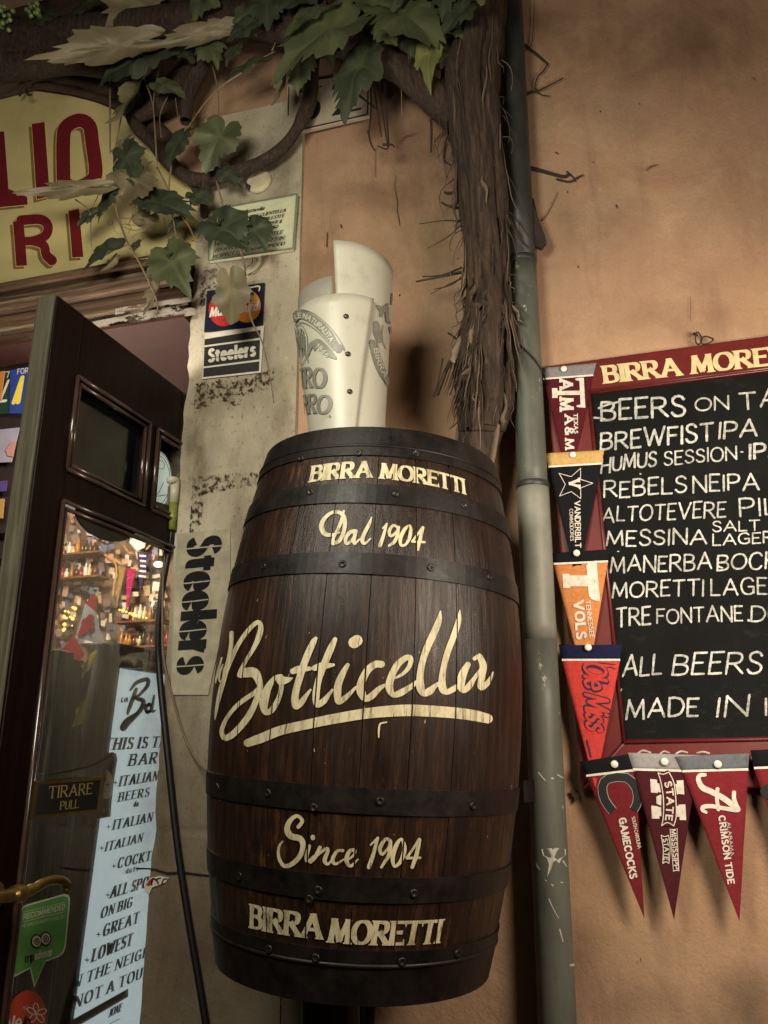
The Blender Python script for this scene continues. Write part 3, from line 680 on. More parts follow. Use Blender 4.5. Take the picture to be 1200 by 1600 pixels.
# lintel mouldings under the sign
lt = thing('door_lintel', 'worn moulded wooden lintel with flaking pale paint above doorway', 'lintel', (-1.2, 0, ZS))
mb = MB(); xe = XJL-.004; h = ZSB-.012-ZS
for y0, a, b in ((-.055, .84, 1.), (-.035, .64, .832), (-.07, .48, .632), (-.045, .2, .472), (-.03, .0, .192)): mb.box((X0, y0, ZS+a*h), (xe, .015, ZS+b*h))
obj('mouldings', mb, M['lintel'], lt, .008)
t = NT('flaking_white_paint'); t.color(lin('#9b9080')).rough(.8); t.alpha(t.ramp(t.noise(26, 8, .75, t.map((.35, 1, 1))), [(.47, 0.), (.5, 1.)])); M['flake'] = t.m
mb = MB(); LP = Flat((0, -.0465, 0), (0, -1, 0)); poly(mb, [(95, 512), (306, 472), (306, 492), (95, 524)], LP, off=.0005); poly(mb, [(180, 482), (306, 462), (306, 470), (180, 492)], Flat((0, -.0715, 0), (0, -1, 0)), off=.0006); obj('paint_flakes', mb, M['flake'], lt)
mb = MB(); mb.box((X0, -.05, ZS-.012), (xe, .75, ZS-.002)); obj('soffit', mb, M['soffit'], lt)
# old beam above the sign
mb = MB()
for y, a, b, r in ((-.10, (0, 92), (330, 28), .05), (-.07, (0, 40), (420, -40), .07)):
    p, q = W(*a, y), W(*b, y); zz = (p.z+q.z)/2; mb.box((X0, y-.04, zz-r), (q.x, -.012, zz+r))
tag(obj('wooden_beam', mb, M['beam'], bevel=.01), 'dark old timber beam among vine stems above the arched sign', 'beam')
# ------------------------------------------------------------------ the open door leaf
DD = Vector((math.sin(R(3)), math.cos(R(3)), 0)); DN = Vector((math.cos(R(3)), -math.sin(R(3)), 0)); DO = Vector((-.66, -.58, 0))
DP = Flat(DO, DN)
def D(px, py, dn=0.):
    p = hit(px, py, DO+DN*dn, DN)-DO; return p.dot(DD), p.z
def DPT(s, z, o=0.): return DO+DD*s+Vector((0, 0, z))+DN*o
T = .048; ZD = D(93, 463)[1]; WID = .78
sA, zA = D(150, 607); sB, zB = D(126, 735); sM, zM = D(236, 720)
zC = D(121, 792)[1]
print('door', ZD, sA, zA, sB, zB, sM, zM, zC, D(66, 1170), D(293, 623))
SI = D(50, 1190)[0]; SE = D(93, 466)[0]*.7+D(22, 880)[0]*.3; print('edge', D(93, 466), D(22, 880))
dr = thing('entrance_door', 'open dark mahogany glazed door with brass lever and sticker covered glass', 'door', DPT(0, 0))
def db(mb, s0, s1, z0, z1, o0=-T, o1=0.): mb.obox(DPT(s0, z0, o0), DD*(s1-s0), Vector((0, 0, z1-z0)), DN*(o1-o0))
mb = MB(); db(mb, SE+.004, SI, .01, ZD); obj('lock_stile', mb, M['door'], dr, .003)
mb = MB(); db(mb, SE-.004, SE+.004, .01, ZD, -T-.002, -.004)
obj('weathered_edge', mb, M['door_old'], dr, .002)
mb = MB(); db(mb, WID-.1, WID, .01, ZD); obj('hinge_stile', mb, M['door'], dr, .003)
mb = MB(); db(mb, SI, WID-.1, zA, ZD, -T, -.001); obj('top_rail', mb, M['door'], dr, .003)
mb = MB(); db(mb, SI, WID-.1, zC, zB-.012, -T, -.001); obj('transom_rail', mb, M['door'], dr, .003)
mb = MB(); db(mb, sM-.018, sM+.018, zB-.012, zA, -T, -.002); obj('glazing_bar', mb, M['door'], dr, .003)
mb = MB(); db(mb, SI, WID-.1, .01, .35, -T, -.001); obj('bottom_rail', mb, M['door'], dr, .003)
M['bead'] = simple('polished_bead', '#3a2a24', .18, .2, 20, spec=.8)
def bead(mb, s0, s1, z0, z1, r=.005):
    for i, k in enumerate((0, .014)):
        c = [DPT(s0+k, z0+k, .002-i*.004), DPT(s1-k, z0+k, .002-i*.004), DPT(s1-k, z1-k, .002-i*.004), DPT(s0+k, z1-k, .002-i*.004)]
        for a, b in zip(c, c[1:]+c[:1]): mb.tube([a, b], r, 8)
mb = MB(); bead(mb, SI, sM-.018, zB-.012, zA); bead(mb, sM+.018, WID-.1, zB-.012, zA); bead(mb, SI, WID-.1, .35, zC); obj('glazing_bead', mb, M['bead'], dr)
def glassmat(name, tint=(.92, .95, .95, 1), refl=.10):
    t = NT(name); o = t.t.nodes['Material Output']
    tr = t.n('ShaderNodeBsdfTransparent'); tr.inputs[0].default_value = tint
    gl = t.n('ShaderNodeBsdfGlossy'); gl.inputs['Roughness'].default_value = .03
    fr = t.n('ShaderNodeFresnel'); fr.inputs[0].default_value = 1.45
    mx = t.n('ShaderNodeMixShader'); t.l(t.math('MULTIPLY', fr.outputs[0], refl*8), mx.inputs[0]); t.l(tr.outputs[0], mx.inputs[1]); t.l(gl.outputs[0], mx.inputs[2]); t.l(mx.outputs[0], o.inputs[0])
    return t.m
M['glass'] = glassmat('clear_pane', refl=.05); M['dark_glass'] = simple('dark_pane', '#0b0d0d', .12, .3, 8, spec=.6)
mb = MB(); db(mb, SI, sM-.018, zB-.012, zA, -.03, -.026); obj('upper_pane', mb, M['dark_glass'], dr)
mb = MB(); db(mb, SI, WID-.1, .35, zC, -.013, -.009); obj('lower_pane', mb, M['glass'], dr)
# backlit emblem pane beside the bar
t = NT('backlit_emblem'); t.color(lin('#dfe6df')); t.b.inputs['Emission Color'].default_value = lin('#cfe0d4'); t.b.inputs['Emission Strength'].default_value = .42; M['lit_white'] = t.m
mb = MB(); db(mb, sM+.018, WID-.1, zB-.012, zA, -.036, -.03); ep = obj('emblem_pane', mb, M['dark_glass'], dr)
zE = zm(230, 690, 5.167); EP = Flat(DO+DN*-.028, DN)
mb = MB(); poly(mb, ell(82, 310, 118, 235, 36, .0), EP, zE, .0); obj('emblem', mb, M['lit_white'], ep)
M['grey_line'] = simple('grey_line', '#6f7d78', .5, .2)
mb = MB()
for k in (.95, .84): 
    e = ell(82, 310, 118*k, 235*k, 30); trace(mb, [[(x, y, 5) for x, y in e+e[:1]]], EP, zE, .0006, n=2)
trace(mb, ['65,150,5 130,165,5 130,220,5 68,205,5 65,150,5', '40,330,5 75,430,5 130,330,5', '30,420,6 75,440,6 150,430,6', '72,440,5 70,475,5'], EP, zE, .0006)
obj('emblem_lines', mb, M['grey_line'], ep)
# dark half-round panel in the head of the lower pane
VP_ = Flat(DO+DN*-.0085, DN)
mb = MB(); poly(mb, [(118, 760), (117, 806), (125, 820), (138, 834), (155, 843), (175, 847), (193, 845), (206, 838), (214, 827), (219, 812), (232, 815), (262, 828), (262, 790), (200, 770)], VP_, None, 0, .004)
obj('half_round_panel', mb, simple('matt_black_panel', '#17181a', .35, .3, 6), dr)
# brass lever
M['brass'] = simple('aged_brass', '#9c8248', .3, .3, 35, metal=.9)
HP = Flat(DO+DN*.045, DN)
mb = MB()
mb.tube([DPT(*D(-30, 1400), 0), DPT(*D(-30, 1400), .03)], .025, 16)
lv = [HP.at(*z6(x, y)) for x, y in ((-140, 1000), (-60, 998), (20, 992), (60, 985), (110, 975), (160, 955), (210, 925), (255, 915), (295, 922), (315, 945), (312, 970))]
mb.tube(cr([tuple(p) for p in lv], 5), [r for r in ([.011, .011, .012, .0165, .011, .0095, .009, .009, .0085, .008, .007]) for _ in range(5)][:51], 12)
hd = obj('handle', mb, M['brass'], dr)
mb = MB(); TP = Flat(DO+DN*.006, DN); poly(mb, [(168, 455), (482, 430), (462, 597), (146, 628)], TP, z6, -.004, .004); pu = obj('pull_plate', mb, M['brass'], dr)
mb = MB(); poly(mb, [(182, 468), (472, 446), (452, 584), (162, 612)], TP, z6, .0004); obj('plate_ground', mb, M['ink'], pu)
M['gold_ink'] = simple('gold_lettering', '#a8925c', .45, .2)
mb = MB(); put(mb, 'TIRARE', 'times', TP, (224, 534), (428, 512), (230, 476), z6, off=.0009, grow=.02); put(mb, 'PULL', 'times', TP, (278, 587), (366, 577), (282, 546), z6, off=.0009, grow=.02); obj('lettering', mb, M['gold_ink'], pu)
# stickers on the lower pane
GPL = Flat(DO+DN*-.0085, DN)
rs = thing('review_sticker', 'green speech bubble recommendation sticker on the door glass', 'sticker', GPL.at(55, 1540))
bub = [(92, 1062), (105, 1040), (130, 1028), (300, 980), (322, 985), (328, 1005), (308, 1225), (298, 1255), (275, 1275), (212, 1298), (160, 1418), (140, 1330), (70, 1368), (48, 1360), (44, 1335)]
mb = MB(); poly(mb, bub, GPL, z6, .0004); obj('border', mb, simple('sticker_cream', '#cdd2b6', .45, .1), rs)
cxx, cyy = 185, 1165
mb = MB(); poly(mb, [(cxx+(x-cxx)*.945, cyy+(y-cyy)*.95) for x, y in bub], GPL, z6, .0008); obj('ground', mb, simple('sticker_green', '#5f9a50', .45, .12), rs)
mb = MB()
put(mb, 'RECOMMENDED', 'bold', GPL, (104, 1103), (302, 1052), (108, 1074), z6, off=.0012)
put(mb, 'BY', 'sans', GPL, (190, 1092), (210, 1088), (190, 1084), z6, off=.0012)
put(mb, "THE WORLD'S LARGEST TRAVEL SITE", 'sans', GPL, (96, 1140), (300, 1094), (97, 1124), z6, off=.0012)
trace(mb, ['106,1066,2.5 302,1020,2.5', '104,1112,2.5 300,1063,2.5'], GPL, z6, .0012); put(mb, 'advisor', 'bold', GPL, (158, 1292), (244, 1270), (160, 1250), z6, off=.0012)
obj('white_print', mb, M['white_ink'], rs)
mb = MB(); put(mb, 'trip', 'bold', GPL, (111, 1305), (157, 1293), (113, 1263), z6, off=.0012)
poly(mb, ell(168, 1202, 27, 34), GPL, z6, .0012); poly(mb, ell(211, 1190, 27, 34), GPL, z6, .0013); obj('black_print', mb, M['ink'], rs)
for cx_, cy_ in ((168, 1202), (211, 1190)):
    mb = MB(); poly(mb, ell(cx_, cy_, 21, 27), GPL, z6, .0018); obj('ring', mb, M['white_ink'], rs)
mb = MB()
for cx_, cy_ in ((168, 1202), (211, 1190)):
    e = ell(cx_, cy_, 11, 14, 20); trace(mb, [[(x, y, 4) for x, y in e+e[:1]]], GPL, z6, .0024, n=2); poly(mb, ell(cx_, cy_, 4, 5), GPL, z6, .0024)
obj('ring_lines', mb, M['ink'], rs)
ys = thing('round_sticker', 'round red review sticker with white petal mark, bottom of door glass', 'sticker', GPL.at(35, 1625))
z9 = zm(0, 1360, 5)
mb = MB(); poly(mb, ell(200, 1180, 158, 245, 36, .15), GPL, z9, .0004); obj('sheet', mb, simple('sticker_brick_red', '#b5452f', .45, .12), ys)
mb = MB(); put(mb, 'su', 'sans', GPL, (178, 1090), (215, 1082), (178, 1052), z9, off=.0009)
trace(mb, ['60,1150,16 85,1230,16 110,1140,16', '120,1200,14 160,1195,14 150,1160,14 122,1190,14 140,1235,14'], GPL, z9, .0009)
for a in (95, 20, -50, 150, 230):
    ca, sa = math.cos(R(a)), -math.sin(R(a)); c = (282, 1120); e = [(c[0]+ca*(45+38*math.cos(q))-sa*20*math.sin(q), c[1]+sa*(45+38*math.cos(q))+ca*20*math.sin(q), 8) for q in [2*math.pi*i/14 for i in range(15)]]
    trace(mb, [e], GPL, z9, .0009, n=2)
obj('white_print', mb, M['white_ink'], ys)
mb = MB(); trace(mb, ['165,1235,14 200,1140,14', '192,1240,14 200,1175,14 222,1160,14 228,1200,14 200,1215,14'], GPL, z9, .0012); obj('black_print', mb, M['ink'], ys)

# fine cracks and nail marks in the plaster
WP = Flat((0, -.010, 0), (0, -1, 0)); mb = MB(); z2 = zm(350, 0, 3); z8r = zm(800, 0, 3)
trace(mb, ['710,690,2 708,800,3 709,830,2', '806,820,2 800,880,3 812,940,4 811,980,3 820,1030,4 824,1060,2', '485,1090,4 482,1155,6', '548,1055,8 551,1066,6', '820,670,2 835,655,3 850,640,4 878,632,3 900,622,3'], WP, z2, .0004, n=4)
trace(mb, ['836,1392,2 838,1440,3 836,1470,2 837,1505,2', '630,800,3 655,780,5 690,772,2', '490,962,7 494,974,6', '598,486,6 599,489,5', '1133,366,5 1135,374,5', '208,716,8 214,720,7', '380,760,5 383,762,4'], WP, z8r, .0004, n=4)
trace(mb, ['325,105,14 338,112,34 346,130,24 340,145,10', '630,850,4 632,862,4'], WP, zm(780, 1200, 2.857), .0004, n=4)
obj('cracks', mb, simple('plaster_crack', '#3d2b1f', .9, .3), wall)

def stain_mat(name, c, sc=9):
    t = NT(name); t.color(lin(c)).rough(.88); at = t.n('ShaderNodeAttribute', attribute_name='tone')
    a = t.math('MULTIPLY', at.outputs['Fac'], t.ramp(t.noise(sc, 8, .68, t.map((1, 1, .6))), [(.25, 0.), (.75, .75)])); t.alpha(a); return t.m
def stain(mb, px, py, rx, ry, k, y=-.0105, surf=None):
    n = 14; P = surf or Flat((0, y, 0), (0, -1, 0)); vs = []; tn = []; fs = []
    for j in range(n+1):
        for i in range(n+1):
            u, v = 2*i/n-1, 2*j/n-1; vs.append(P.px(px+u*rx, py+v*ry, len(mb.v)*4e-7)); d = math.hypot(u, v); tn.append(k*max(0, 1-d)**.8+1e-6)
    o = len(mb.v); mb.v += vs; mb.tone += tn
    for j in range(n):
        for i in range(n):
            a = o+j*(n+1)+i; mb.f.append([a, a+n+1, a+n+2, a+1]); mb.sm.append(False); mb.mi.append(0)
for nm, c, L in (('pale_repair', '#a79678', [(842, 190, 34, 80, .9), (862, 300, 44, 46, 1.), (880, 420, 60, 90, .4), (985, 180, 90, 50, .35), (1150, 330, 90, 70, .3), (700, 470, 50, 110, .5), (560, 250, 60, 70, .5), (1000, 1480, 120, 40, .3)]),
                 ('brown_stain', '#6a4d38', [(1010, 110, 230, 120, .35), (1180, 250, 140, 140, .35), (900, 60, 110, 140, .45), (930, 350, 110, 80, .45), (1120, 60, 200, 110, .5), (590, 300, 120, 40, .6), (650, 230, 90, 70, .8), (940, 1300, 60, 130, .55), (1120, 1330, 80, 90, .3), (1060, 500, 150, 40, .35), (620, 560, 70, 130, .5)]),
                 ('olive_stain', '#5b5230', [(640, 380, 130, 120, .6), (500, 420, 60, 160, .6), (1080, 50, 150, 60, .5), (700, 560, 60, 90, .4)]),
                 ('dark_grime', '#37342a', [(1165, 1570, 90, 80, .9), (980, 1560, 110, 50, .5), (915, 1500, 40, 90, .5), (700, 300, 60, 120, .5), (470, 1000, 40, 300, .4)])):
    mb = MB()
    for a in L: stain(mb, *a)
    obj(nm, mb, stain_mat(nm, c), wall)
for nm, c, L in (('brown_grime', '#4d3a28', [(300, 690, 60, 120, .7), (390, 820, 60, 120, .5), (260, 1150, 60, 200, .6), (330, 1500, 120, 140, .7), (240, 1300, 60, 140, .6), (330, 1250, 60, 120, .4), (440, 330, 30, 120, .5), (360, 620, 70, 40, .5), (430, 640, 40, 80, .5), (420, 250, 60, 40, .8)]),
                 ('pale_bloom', '#beb49c', [(290, 740, 28, 36, .9), (440, 480, 40, 80, .6), (370, 700, 60, 60, .4), (300, 1100, 40, 60, .35), (345, 425, 30, 30, .7)])):
    mb = MB()
    for a in L: stain(mb, *a, surf=Flat((0, YJ-.0042, 0), (0, -1, 0)))
    obj(nm, mb, stain_mat(nm, c, 14), jamb)
# ------------------------------------------------------------------ the barrel
BR_, BC, BH = Matrix.Rotation(R(3.8), 3, 'Y'), Vector((0, -.32, 1.40)), .4675
def br(z): return .242+.058*max(0, 1-(z/BH)**2)
BS = Turned(BC, BR_, br)
brl = thing('beer_barrel', 'dark oak barrel with black hoops and cream hand painted lettering', 'barrel', BC, rot=BR_)
NST = 24
def staves():
    t = NT('dark_oak_staves')
    at = t.n('ShaderNodeAttribute', attribute_name='tone')
    g = t.noise(95, 9, .72, t.map((1, 1, .06)), .5); big = t.noise(7, 4, .6, t.map((1, 1, .35)))
    c = t.ramp(g, [(.3, lin('#140d09')), (.5, lin('#271810')), (.68, lin('#482c1b')), (.8, lin('#6b4427'))])
    c = t.mix(t.ramp(big, [(.42, 0.), (.68, .75)]), c, lin('#160d09'))
    c = t.mix(t.math('MULTIPLY', at.outputs['Fac'], .5), c, lin('#170f0b'))
    c = t.mix(t.ramp(t.noise(28, 8, .75, t.map((1, 1, .2), loc=(5, 5, 5))), [(.6, 0.), (.7, .5)]), c, lin('#70492c'))
    c = t.mix(t.ramp(t.noise(120, 2, .5, t.map((1, 1, .5), loc=(2, 7, 5))), [(.76, 0.), (.78, .8)]), c, lin('#9c8a70'))
    t.color(c).rough(t.ramp(t.noise(40, 6, .7, t.map((1, 1, .15))), [(.3, .27), (.75, .55)])).bump(g, .6, .003)
    t.b.inputs['Specular IOR Level'].default_value = .32; return t.m
M['staves'] = staves()
mb = MB(); nz = 44; rnd = random.Random(4); K = 7
for k in range(NST):
    tone = rnd.random()**1.3*.95+.02; dr_ = rnd.uniform(-.0006, .0004); vs = []
    for j in range(nz+1):
        z = -BH+2*BH*j/nz
        for i in range(K):
            u = i/(K-1); th = 2*math.pi*(k+u)/NST; groove = {0: .0035, K-1: .0035, 1: .0002, K-2: .0002}.get(i, -.0003)
            r = br(z)+dr_-groove
            if i in (1, K-2): th = 2*math.pi*(k+(.009 if i == 1 else .991))/NST
            vs.append(BC+BR_ @ Vector((r*math.sin(th), -r*math.cos(th), z)))
    for c0_, c1_, smo in ((0, 2, False), (1, K-1, True), (K-2, K, False)):
        n_ = c1_-c0_; sel = [vs[j*K+i] for j in range(nz+1) for i in range(c0_, c1_)]
        mb.add(sel, [(j*n_+i, j*n_+i+1, (j+1)*n_+i+1, (j+1)*n_+i) for j in range(nz) for i in range(n_-1)], smo, 0, tone)
obj('staves', mb, M['staves'], brl)
for sg_ in (1, -1):
    z = sg_*BH; mb = MB(); mb.lathe([(0, z-sg_*.03), (br(z)-.022, z-sg_*.03)], BC, 48, BR_, smooth=False); mb.lathe([(br(z)-.022, z-sg_*.03), (br(z)-.022, z), (br(z)-.001, z)], BC, 48, BR_, smooth=False)
    obj('head', mb, M['staves'], brl)
def hoopmat():
    t = NT('black_hoop_iron'); f = t.noise(22, 8, .7); c = t.ramp(f, [(.35, lin('#0a0807')), (.62, lin('#191310'))])
    c = t.mix(t.ramp(t.noise(9, 7, .7), [(.58, 0.), (.75, .6)]), c, lin('#2e2119'))
    t.color(c).rough(t.ramp(f, [(.3, .38), (.7, .6)])).bump(t.noise(60, 6), .3, .002); t.b.inputs['Specular IOR Level'].default_value = .3; return t.m
M['hoop'] = hoopmat()
zc_ = lambda y: BS.solve(590, y)[1]
hoops = []
riv = [[(560, 707), (650, 708), (470, 716)], [(485, 769), (618, 772), (725, 790)], [(412, 885), (535, 881), (673, 887), (765, 902)], [(340, 1231), (418, 1239), (594, 1252), (739, 1259), (490, 1262)],
       [(374, 1369), (497, 1391), (647, 1396), (483, 1405)], [(420, 1483), (493, 1497), (628, 1503), (715, 1490)]]
for (ya, yb), rv in zip(((664, 712), (757, 787), (865, 898), (1232, 1273), (1371, 1411), (1486, 1580)), riv):
    za = BH+.001 if ya == 664 else zc_(ya); zb = -BH-.001 if yb == 1580 else zc_(yb); hoops.append((za, zb))
    mb = MB(); n = 6; e = .0028
    zz = [za+(zb-za)*i/n for i in range(n+1)]
    prof = [(br(zb)-.002, zb)]+[(br(z)+e, z) for z in zz[::-1]]+[(br(za)-.002, za)]
    mb.lathe(prof, BC, 96, BR_, smooth=False)
    ho = obj('hoop', mb, M['hoop'], brl)
    BSh = Turned(BC, BR_, br, e)
    for p in rv:
        th, z = BSh.solve(*p); q = BSh.pt(th, z, 0); n_ = (q-BSh.pt(th, z, -.05)).normalized(); m3 = n_.to_track_quat('Z', 'Y').to_matrix()
        mb = MB(); mb.lathe([(.0068, 0), (.0066, .0016), (.0045, .0026), (.003, .0016), (1e-4, .0012)], q, 14, m3)
        obj('rivet', mb, simple('dull_rivet', '#231f1b', .4, .3, metal=.5), ho)
# thin raised lip on the two end hoops
for z in (hoops[0][1]+.02, hoops[5][0]-.022): mb = MB(); mb.lathe([(br(z)+.002, z-.0035), (br(z)+.0048, z-.002), (br(z)+.0048, z+.002), (br(z)+.002, z+.0035)], BC, 96, BR_); obj('hoop_lip', mb, M['hoop'], brl)
def barrelpaint():
    t = NT('cream_barrel_paint'); c1, c2 = lin('#c6ba98'), lin('#8f835f')
    c = t.ramp(t.noise(45, 7, .7, t.map((1, 1, .3))), [(.3, c2), (.55, c1)]); t.color(c).rough(.6)
    a = t.ramp(t.noise(130, 8, .75, t.map((1, 1, .12))), [(.33, .1), (.48, 1.)])
    sx = t.n('ShaderNodeSeparateXYZ'); t.l(t.co, sx.inputs[0])
    th = t.math('ARCTAN2', sx.outputs[0], t.math('MULTIPLY', sx.outputs[1], -1))
    fr = t.math('FRACT', t.math('MULTIPLY_ADD', th, NST/(2*math.pi), 40.5)); d = t.math('ABSOLUTE', t.math('SUBTRACT', fr, .5))
    t.alpha(t.math('MULTIPLY', a, t.math('GREATER_THAN', d, .016))); return t.m
M['barrel_paint'] = barrelpaint()
zb1, zb3, zb4 = zm(320, 940, 5), zm(480, 700, 4.615), zm(370, 1260, 3.636)
mb = MB()
trace(mb, ['138,440,14 120,500,17 95,600,16 90,636,10', '95,612,10 125,540,13 150,490,12 130,540,12 118,605,14 132,625,10 150,560,12 156,520,10'], BS, zb1, .0012)
trace(mb, ['215,246,36 212,330,32 195,450,38 165,570,40 132,690,38 108,790,30 92,880,18 87,925,5',
 '165,590,20 200,480,36 260,350,34 330,245,34 395,175,34 430,165,34 443,205,40 428,275,44 390,360,34 330,460,28 292,530,34 280,575,42',
 '285,570,56 330,555,76 395,560,76 430,630,52 432,690,44 395,800,46 350,890,50 290,970,50 220,1040,50 165,1066,44 140,1030,36 145,980,34 190,890,30 260,810,34 330,755,36 390,715,36 425,680,34',
 '600,585,36 555,595,34 508,655,50 473,740,72 465,820,62 482,866,42 525,850,46 570,780,40 598,700,36 603,640,40 590,595,46', '600,618,72 650,612,46 688,598,10',
 '870,287,26 850,320,46 800,430,54 755,560,54 718,690,54 708,770,58 715,822,44 755,790,50 795,735,32 828,690,18', '690,545,44 740,530,56 825,524,30',
 '1020,295,34 985,370,54 935,490,54 890,620,50 872,730,56 880,805,46 930,778,48 965,735,32 998,690,18', '860,520,44 920,505,60 1008,495,22',
 '1118,494,30 1080,560,48 1045,645,56 1038,725,58 1047,785,42 1098,752,42 1145,708,28 1180,670,20', '1166,322,88 1190,305,88',
 '1380,490,54 1330,492,54 1270,540,56 1225,630,62 1220,700,68 1252,758,48 1302,738,52 1360,682,40 1412,648,20',
 '1465,606,14 1530,575,24 1580,530,32 1605,480,38 1600,440,44 1560,445,44 1500,500,52 1455,590,56 1440,670,60 1472,728,42 1530,712,52 1600,670,42 1652,628,28',
 '1838,75,10 1825,150,46 1780,260,56 1730,370,54 1695,480,50 1680,580,54 1682,670,64 1705,718,44 1750,702,58 1790,665,38 1832,633,24',
 '1988,70,10 1978,150,42 1940,270,48 1895,390,48 1865,500,46 1850,600,52 1855,680,62 1890,705,44 1942,680,44 1985,648,30',
 '2050,492,44 2010,570,64 1994,650,64 2015,698,36 2060,660,50 2100,600,32 2142,540,26', '2140,422,34 2102,446,30', '2143,430,44 2170,500,56 2160,580,54 2150,668,46 2192,648,44 2226,600,28 2246,552,12',
 '340,1105,62 450,1065,74 600,1006,74 800,960,74 1000,918,78 1280,872,82 1550,850,90 1750,855,88 1950,870,86 2100,890,84 2208,915,74', '1420,942,10 1370,955,14 1360,1000,16 1358,1060,10'], BS, zb1, .0014)
trace(mb, ['190,690,26 235,668,28 265,605,28 272,530,30 256,482,28 215,462,26 165,475,24 120,520,30 106,572,36 130,620,34 180,628,24 232,610,12', '265,456,16 247,530,24 217,600,22 192,650,22 186,690,24',
 '345,600,28 310,610,28 280,650,26 282,690,22 312,678,20 345,632,16', '352,600,24 340,650,26 342,690,22 382,655,10', '465,500,8 447,550,24 411,620,28 398,668,30 416,690,20 456,655,12',
 '572,550,16 550,630,24 525,704,28', '545,580,12 575,548,14', '655,575,18 620,560,20 592,600,24 602,636,20 640,610,20 660,572,18', '658,572,20 650,630,24 625,680,24 590,705,18',
 '735,560,14 700,590,26 672,650,28 675,700,20 707,698,18 735,650,26 745,590,24 735,560,14', '830,575,18 790,630,16 757,672,16', '755,675,16 845,680,16', '832,575,22 815,650,26 795,730,26'], BS, zb3, .0012)
trace(mb, ['352,116,22 374,82,20 345,54,20 305,80,26 288,130,34 310,168,36 360,182,34 378,220,30 360,282,28 310,330,26 268,335,22 242,290,18 242,230,14 262,198,8',
 '415,225,18 398,280,22 402,312,14 438,280,8', '433,172,24 434,180,24', '474,232,20 446,288,22 420,316,18', '428,308,10 470,268,14 508,240,18 518,252,20 500,305,24 518,327,16 545,298,8',
 '602,250,18 570,255,18 545,300,22 562,326,16 612,298,8', '632,302,12 665,275,14 670,248,18 640,255,22 623,305,24 647,338,18 688,300,8',
 '800,180,16 775,270,22 750,345,24', '760,218,10 800,178,14', '872,195,18 845,185,18 813,235,22 825,272,16 860,235,16 873,195,16', '873,200,18 865,270,22 820,345,14',
 '935,185,14 905,220,24 885,290,24 895,340,16 930,310,22 952,240,24 935,185,14', '1035,185,16 1000,240,14 965,290,16', '965,293,16 1040,291,14', '1036,190,20 1020,270,24 995,345,20'], BS, zb4, .0012)
put(mb, 'BIRRA', 'roman', BS, (15, 250), (468, 216), (38, 130), zb3, off=.0012); put(mb, 'MORETTI', 'roman', BS, (520, 222), (1142, 338), (530, 108), zb3, off=.0012)
put(mb, 'BIRRA', 'roman', BS, (75, 690), (486, 756), (78, 552), zb4, off=.0012); put(mb, 'MORETTI', 'roman', BS, (516, 772), (1148, 776), (532, 632), zb4, off=.0012)
obj('lettering', mb, M['barrel_paint'], brl)
# strap that ties the fourth hoop to the wall
za, zb = hoops[3]; mb = MB()
p0 = BC+BR_ @ Vector((.27, -.11, za)); p1 = BC+BR_ @ Vector((.27, -.11, zb))
for a, b in [(Vector((.275, -.12, 0)), Vector((.345, -.018, 0)))]:
    z0, z1_ = BC.z+zb-.018, BC.z+za-.014
    mb.obox(Vector((a.x, a.y, z0)), Vector((b.x-a.x, b.y-a.y, 0)), Vector((0, 0, z1_-z0)), Vector((.0, .004, 0)))
obj('wall_strap', mb, M['hoop'], brl)
# post that carries the barrel
pc = BC+BR_ @ Vector((-.02, .0, -BH)); mb = MB()
mb.tube([Vector((pc.x+.005, -.40, 0)), Vector((pc.x+.005, -.40, pc.z+.03))], .05, 16); mb.box((pc.x-.16, -.53, 0), (pc.x+.10, -.27, .05))
tag(obj('barrel_post', mb, M['hoop'], bevel=.004), 'dark post standing under the painted barrel', 'post')
# ------------------------------------------------------------------ rolled white plastic advertising glass on the barrel
b0 = W(544, 668, -.33); t0 = W(537, 470, -.33); dep = (b0-CAM).dot(fwd); dept = (t0-CAM).dot(fwd)
r0, r1 = 63/FPX*dep, 80/FPX*dept; zlo = BC.z+BH-.026; ax = (t0-b0).normalized(); 
CR = ax.to_track_quat('Z', 'Y').to_matrix(); CR = Matrix.Rotation(math.asin(ax.x), 3, 'Y')
c0 = Vector((b0.x-ax.x/ax.z*(b0.z-zlo), -.33, zlo)); HA = t0.z-zlo-.058
cr_ = lambda z: r0+(r1-r0)*(z-(b0.z-zlo))/(t0.z-b0.z)
CS = Turned(c0, CR, cr_)
def sheetmat(name, c, trans=0.):
    t = NT(name); f = t.noise(16, 7, .65); c0_ = lin(c)
    cc = t.mix(t.ramp(f, [(.55, 0.), (.8, .55)]), c0_, tuple(x*.55 for x in c0_[:3])+(1,)); cc = t.mix(t.ramp(t.noise(60, 5, .7), [(.66, 0.), (.72, .5)]), cc, lin('#6d6a58'))
    t.color(cc).rough(.4)
    if trans: t.b.inputs['Alpha'].default_value = trans
    return t.m
M['sheet'] = sheetmat('white_plastic_sheet', '#a9a596'); M['frost'] = sheetmat('frosted_plastic', '#9aa096', .38)
cup = thing('rolled_glass_display', 'rolled white plastic beer glass display with grey print on barrel top', 'display', c0)
def sheet(fn_z, th0, th1, dr0, dr1, nu=40, nv=24, zbase=.0, edge=None):
    mb = MB()
    def f(u, v):
        z1_ = fn_z(u); z = zbase+(z1_-zbase)*v
        a0 = th0(z) if callable(th0) else th0; a1 = th1(z) if callable(th1) else th1
        return CS.pt(a0+(a1-a0)*u, z, dr0+(dr1-dr0)*u)
    mb.grid(f, nu, nv); return mb
thr = lambda z: R(20)+R(32)*(z/HA)
mb = sheet(lambda u: HA+.006*math.sin(u*3), R(-190), thr, -.004, .0015, 48, 20); obj('front_sheet', mb, M['sheet'], cup, solid=.0016)
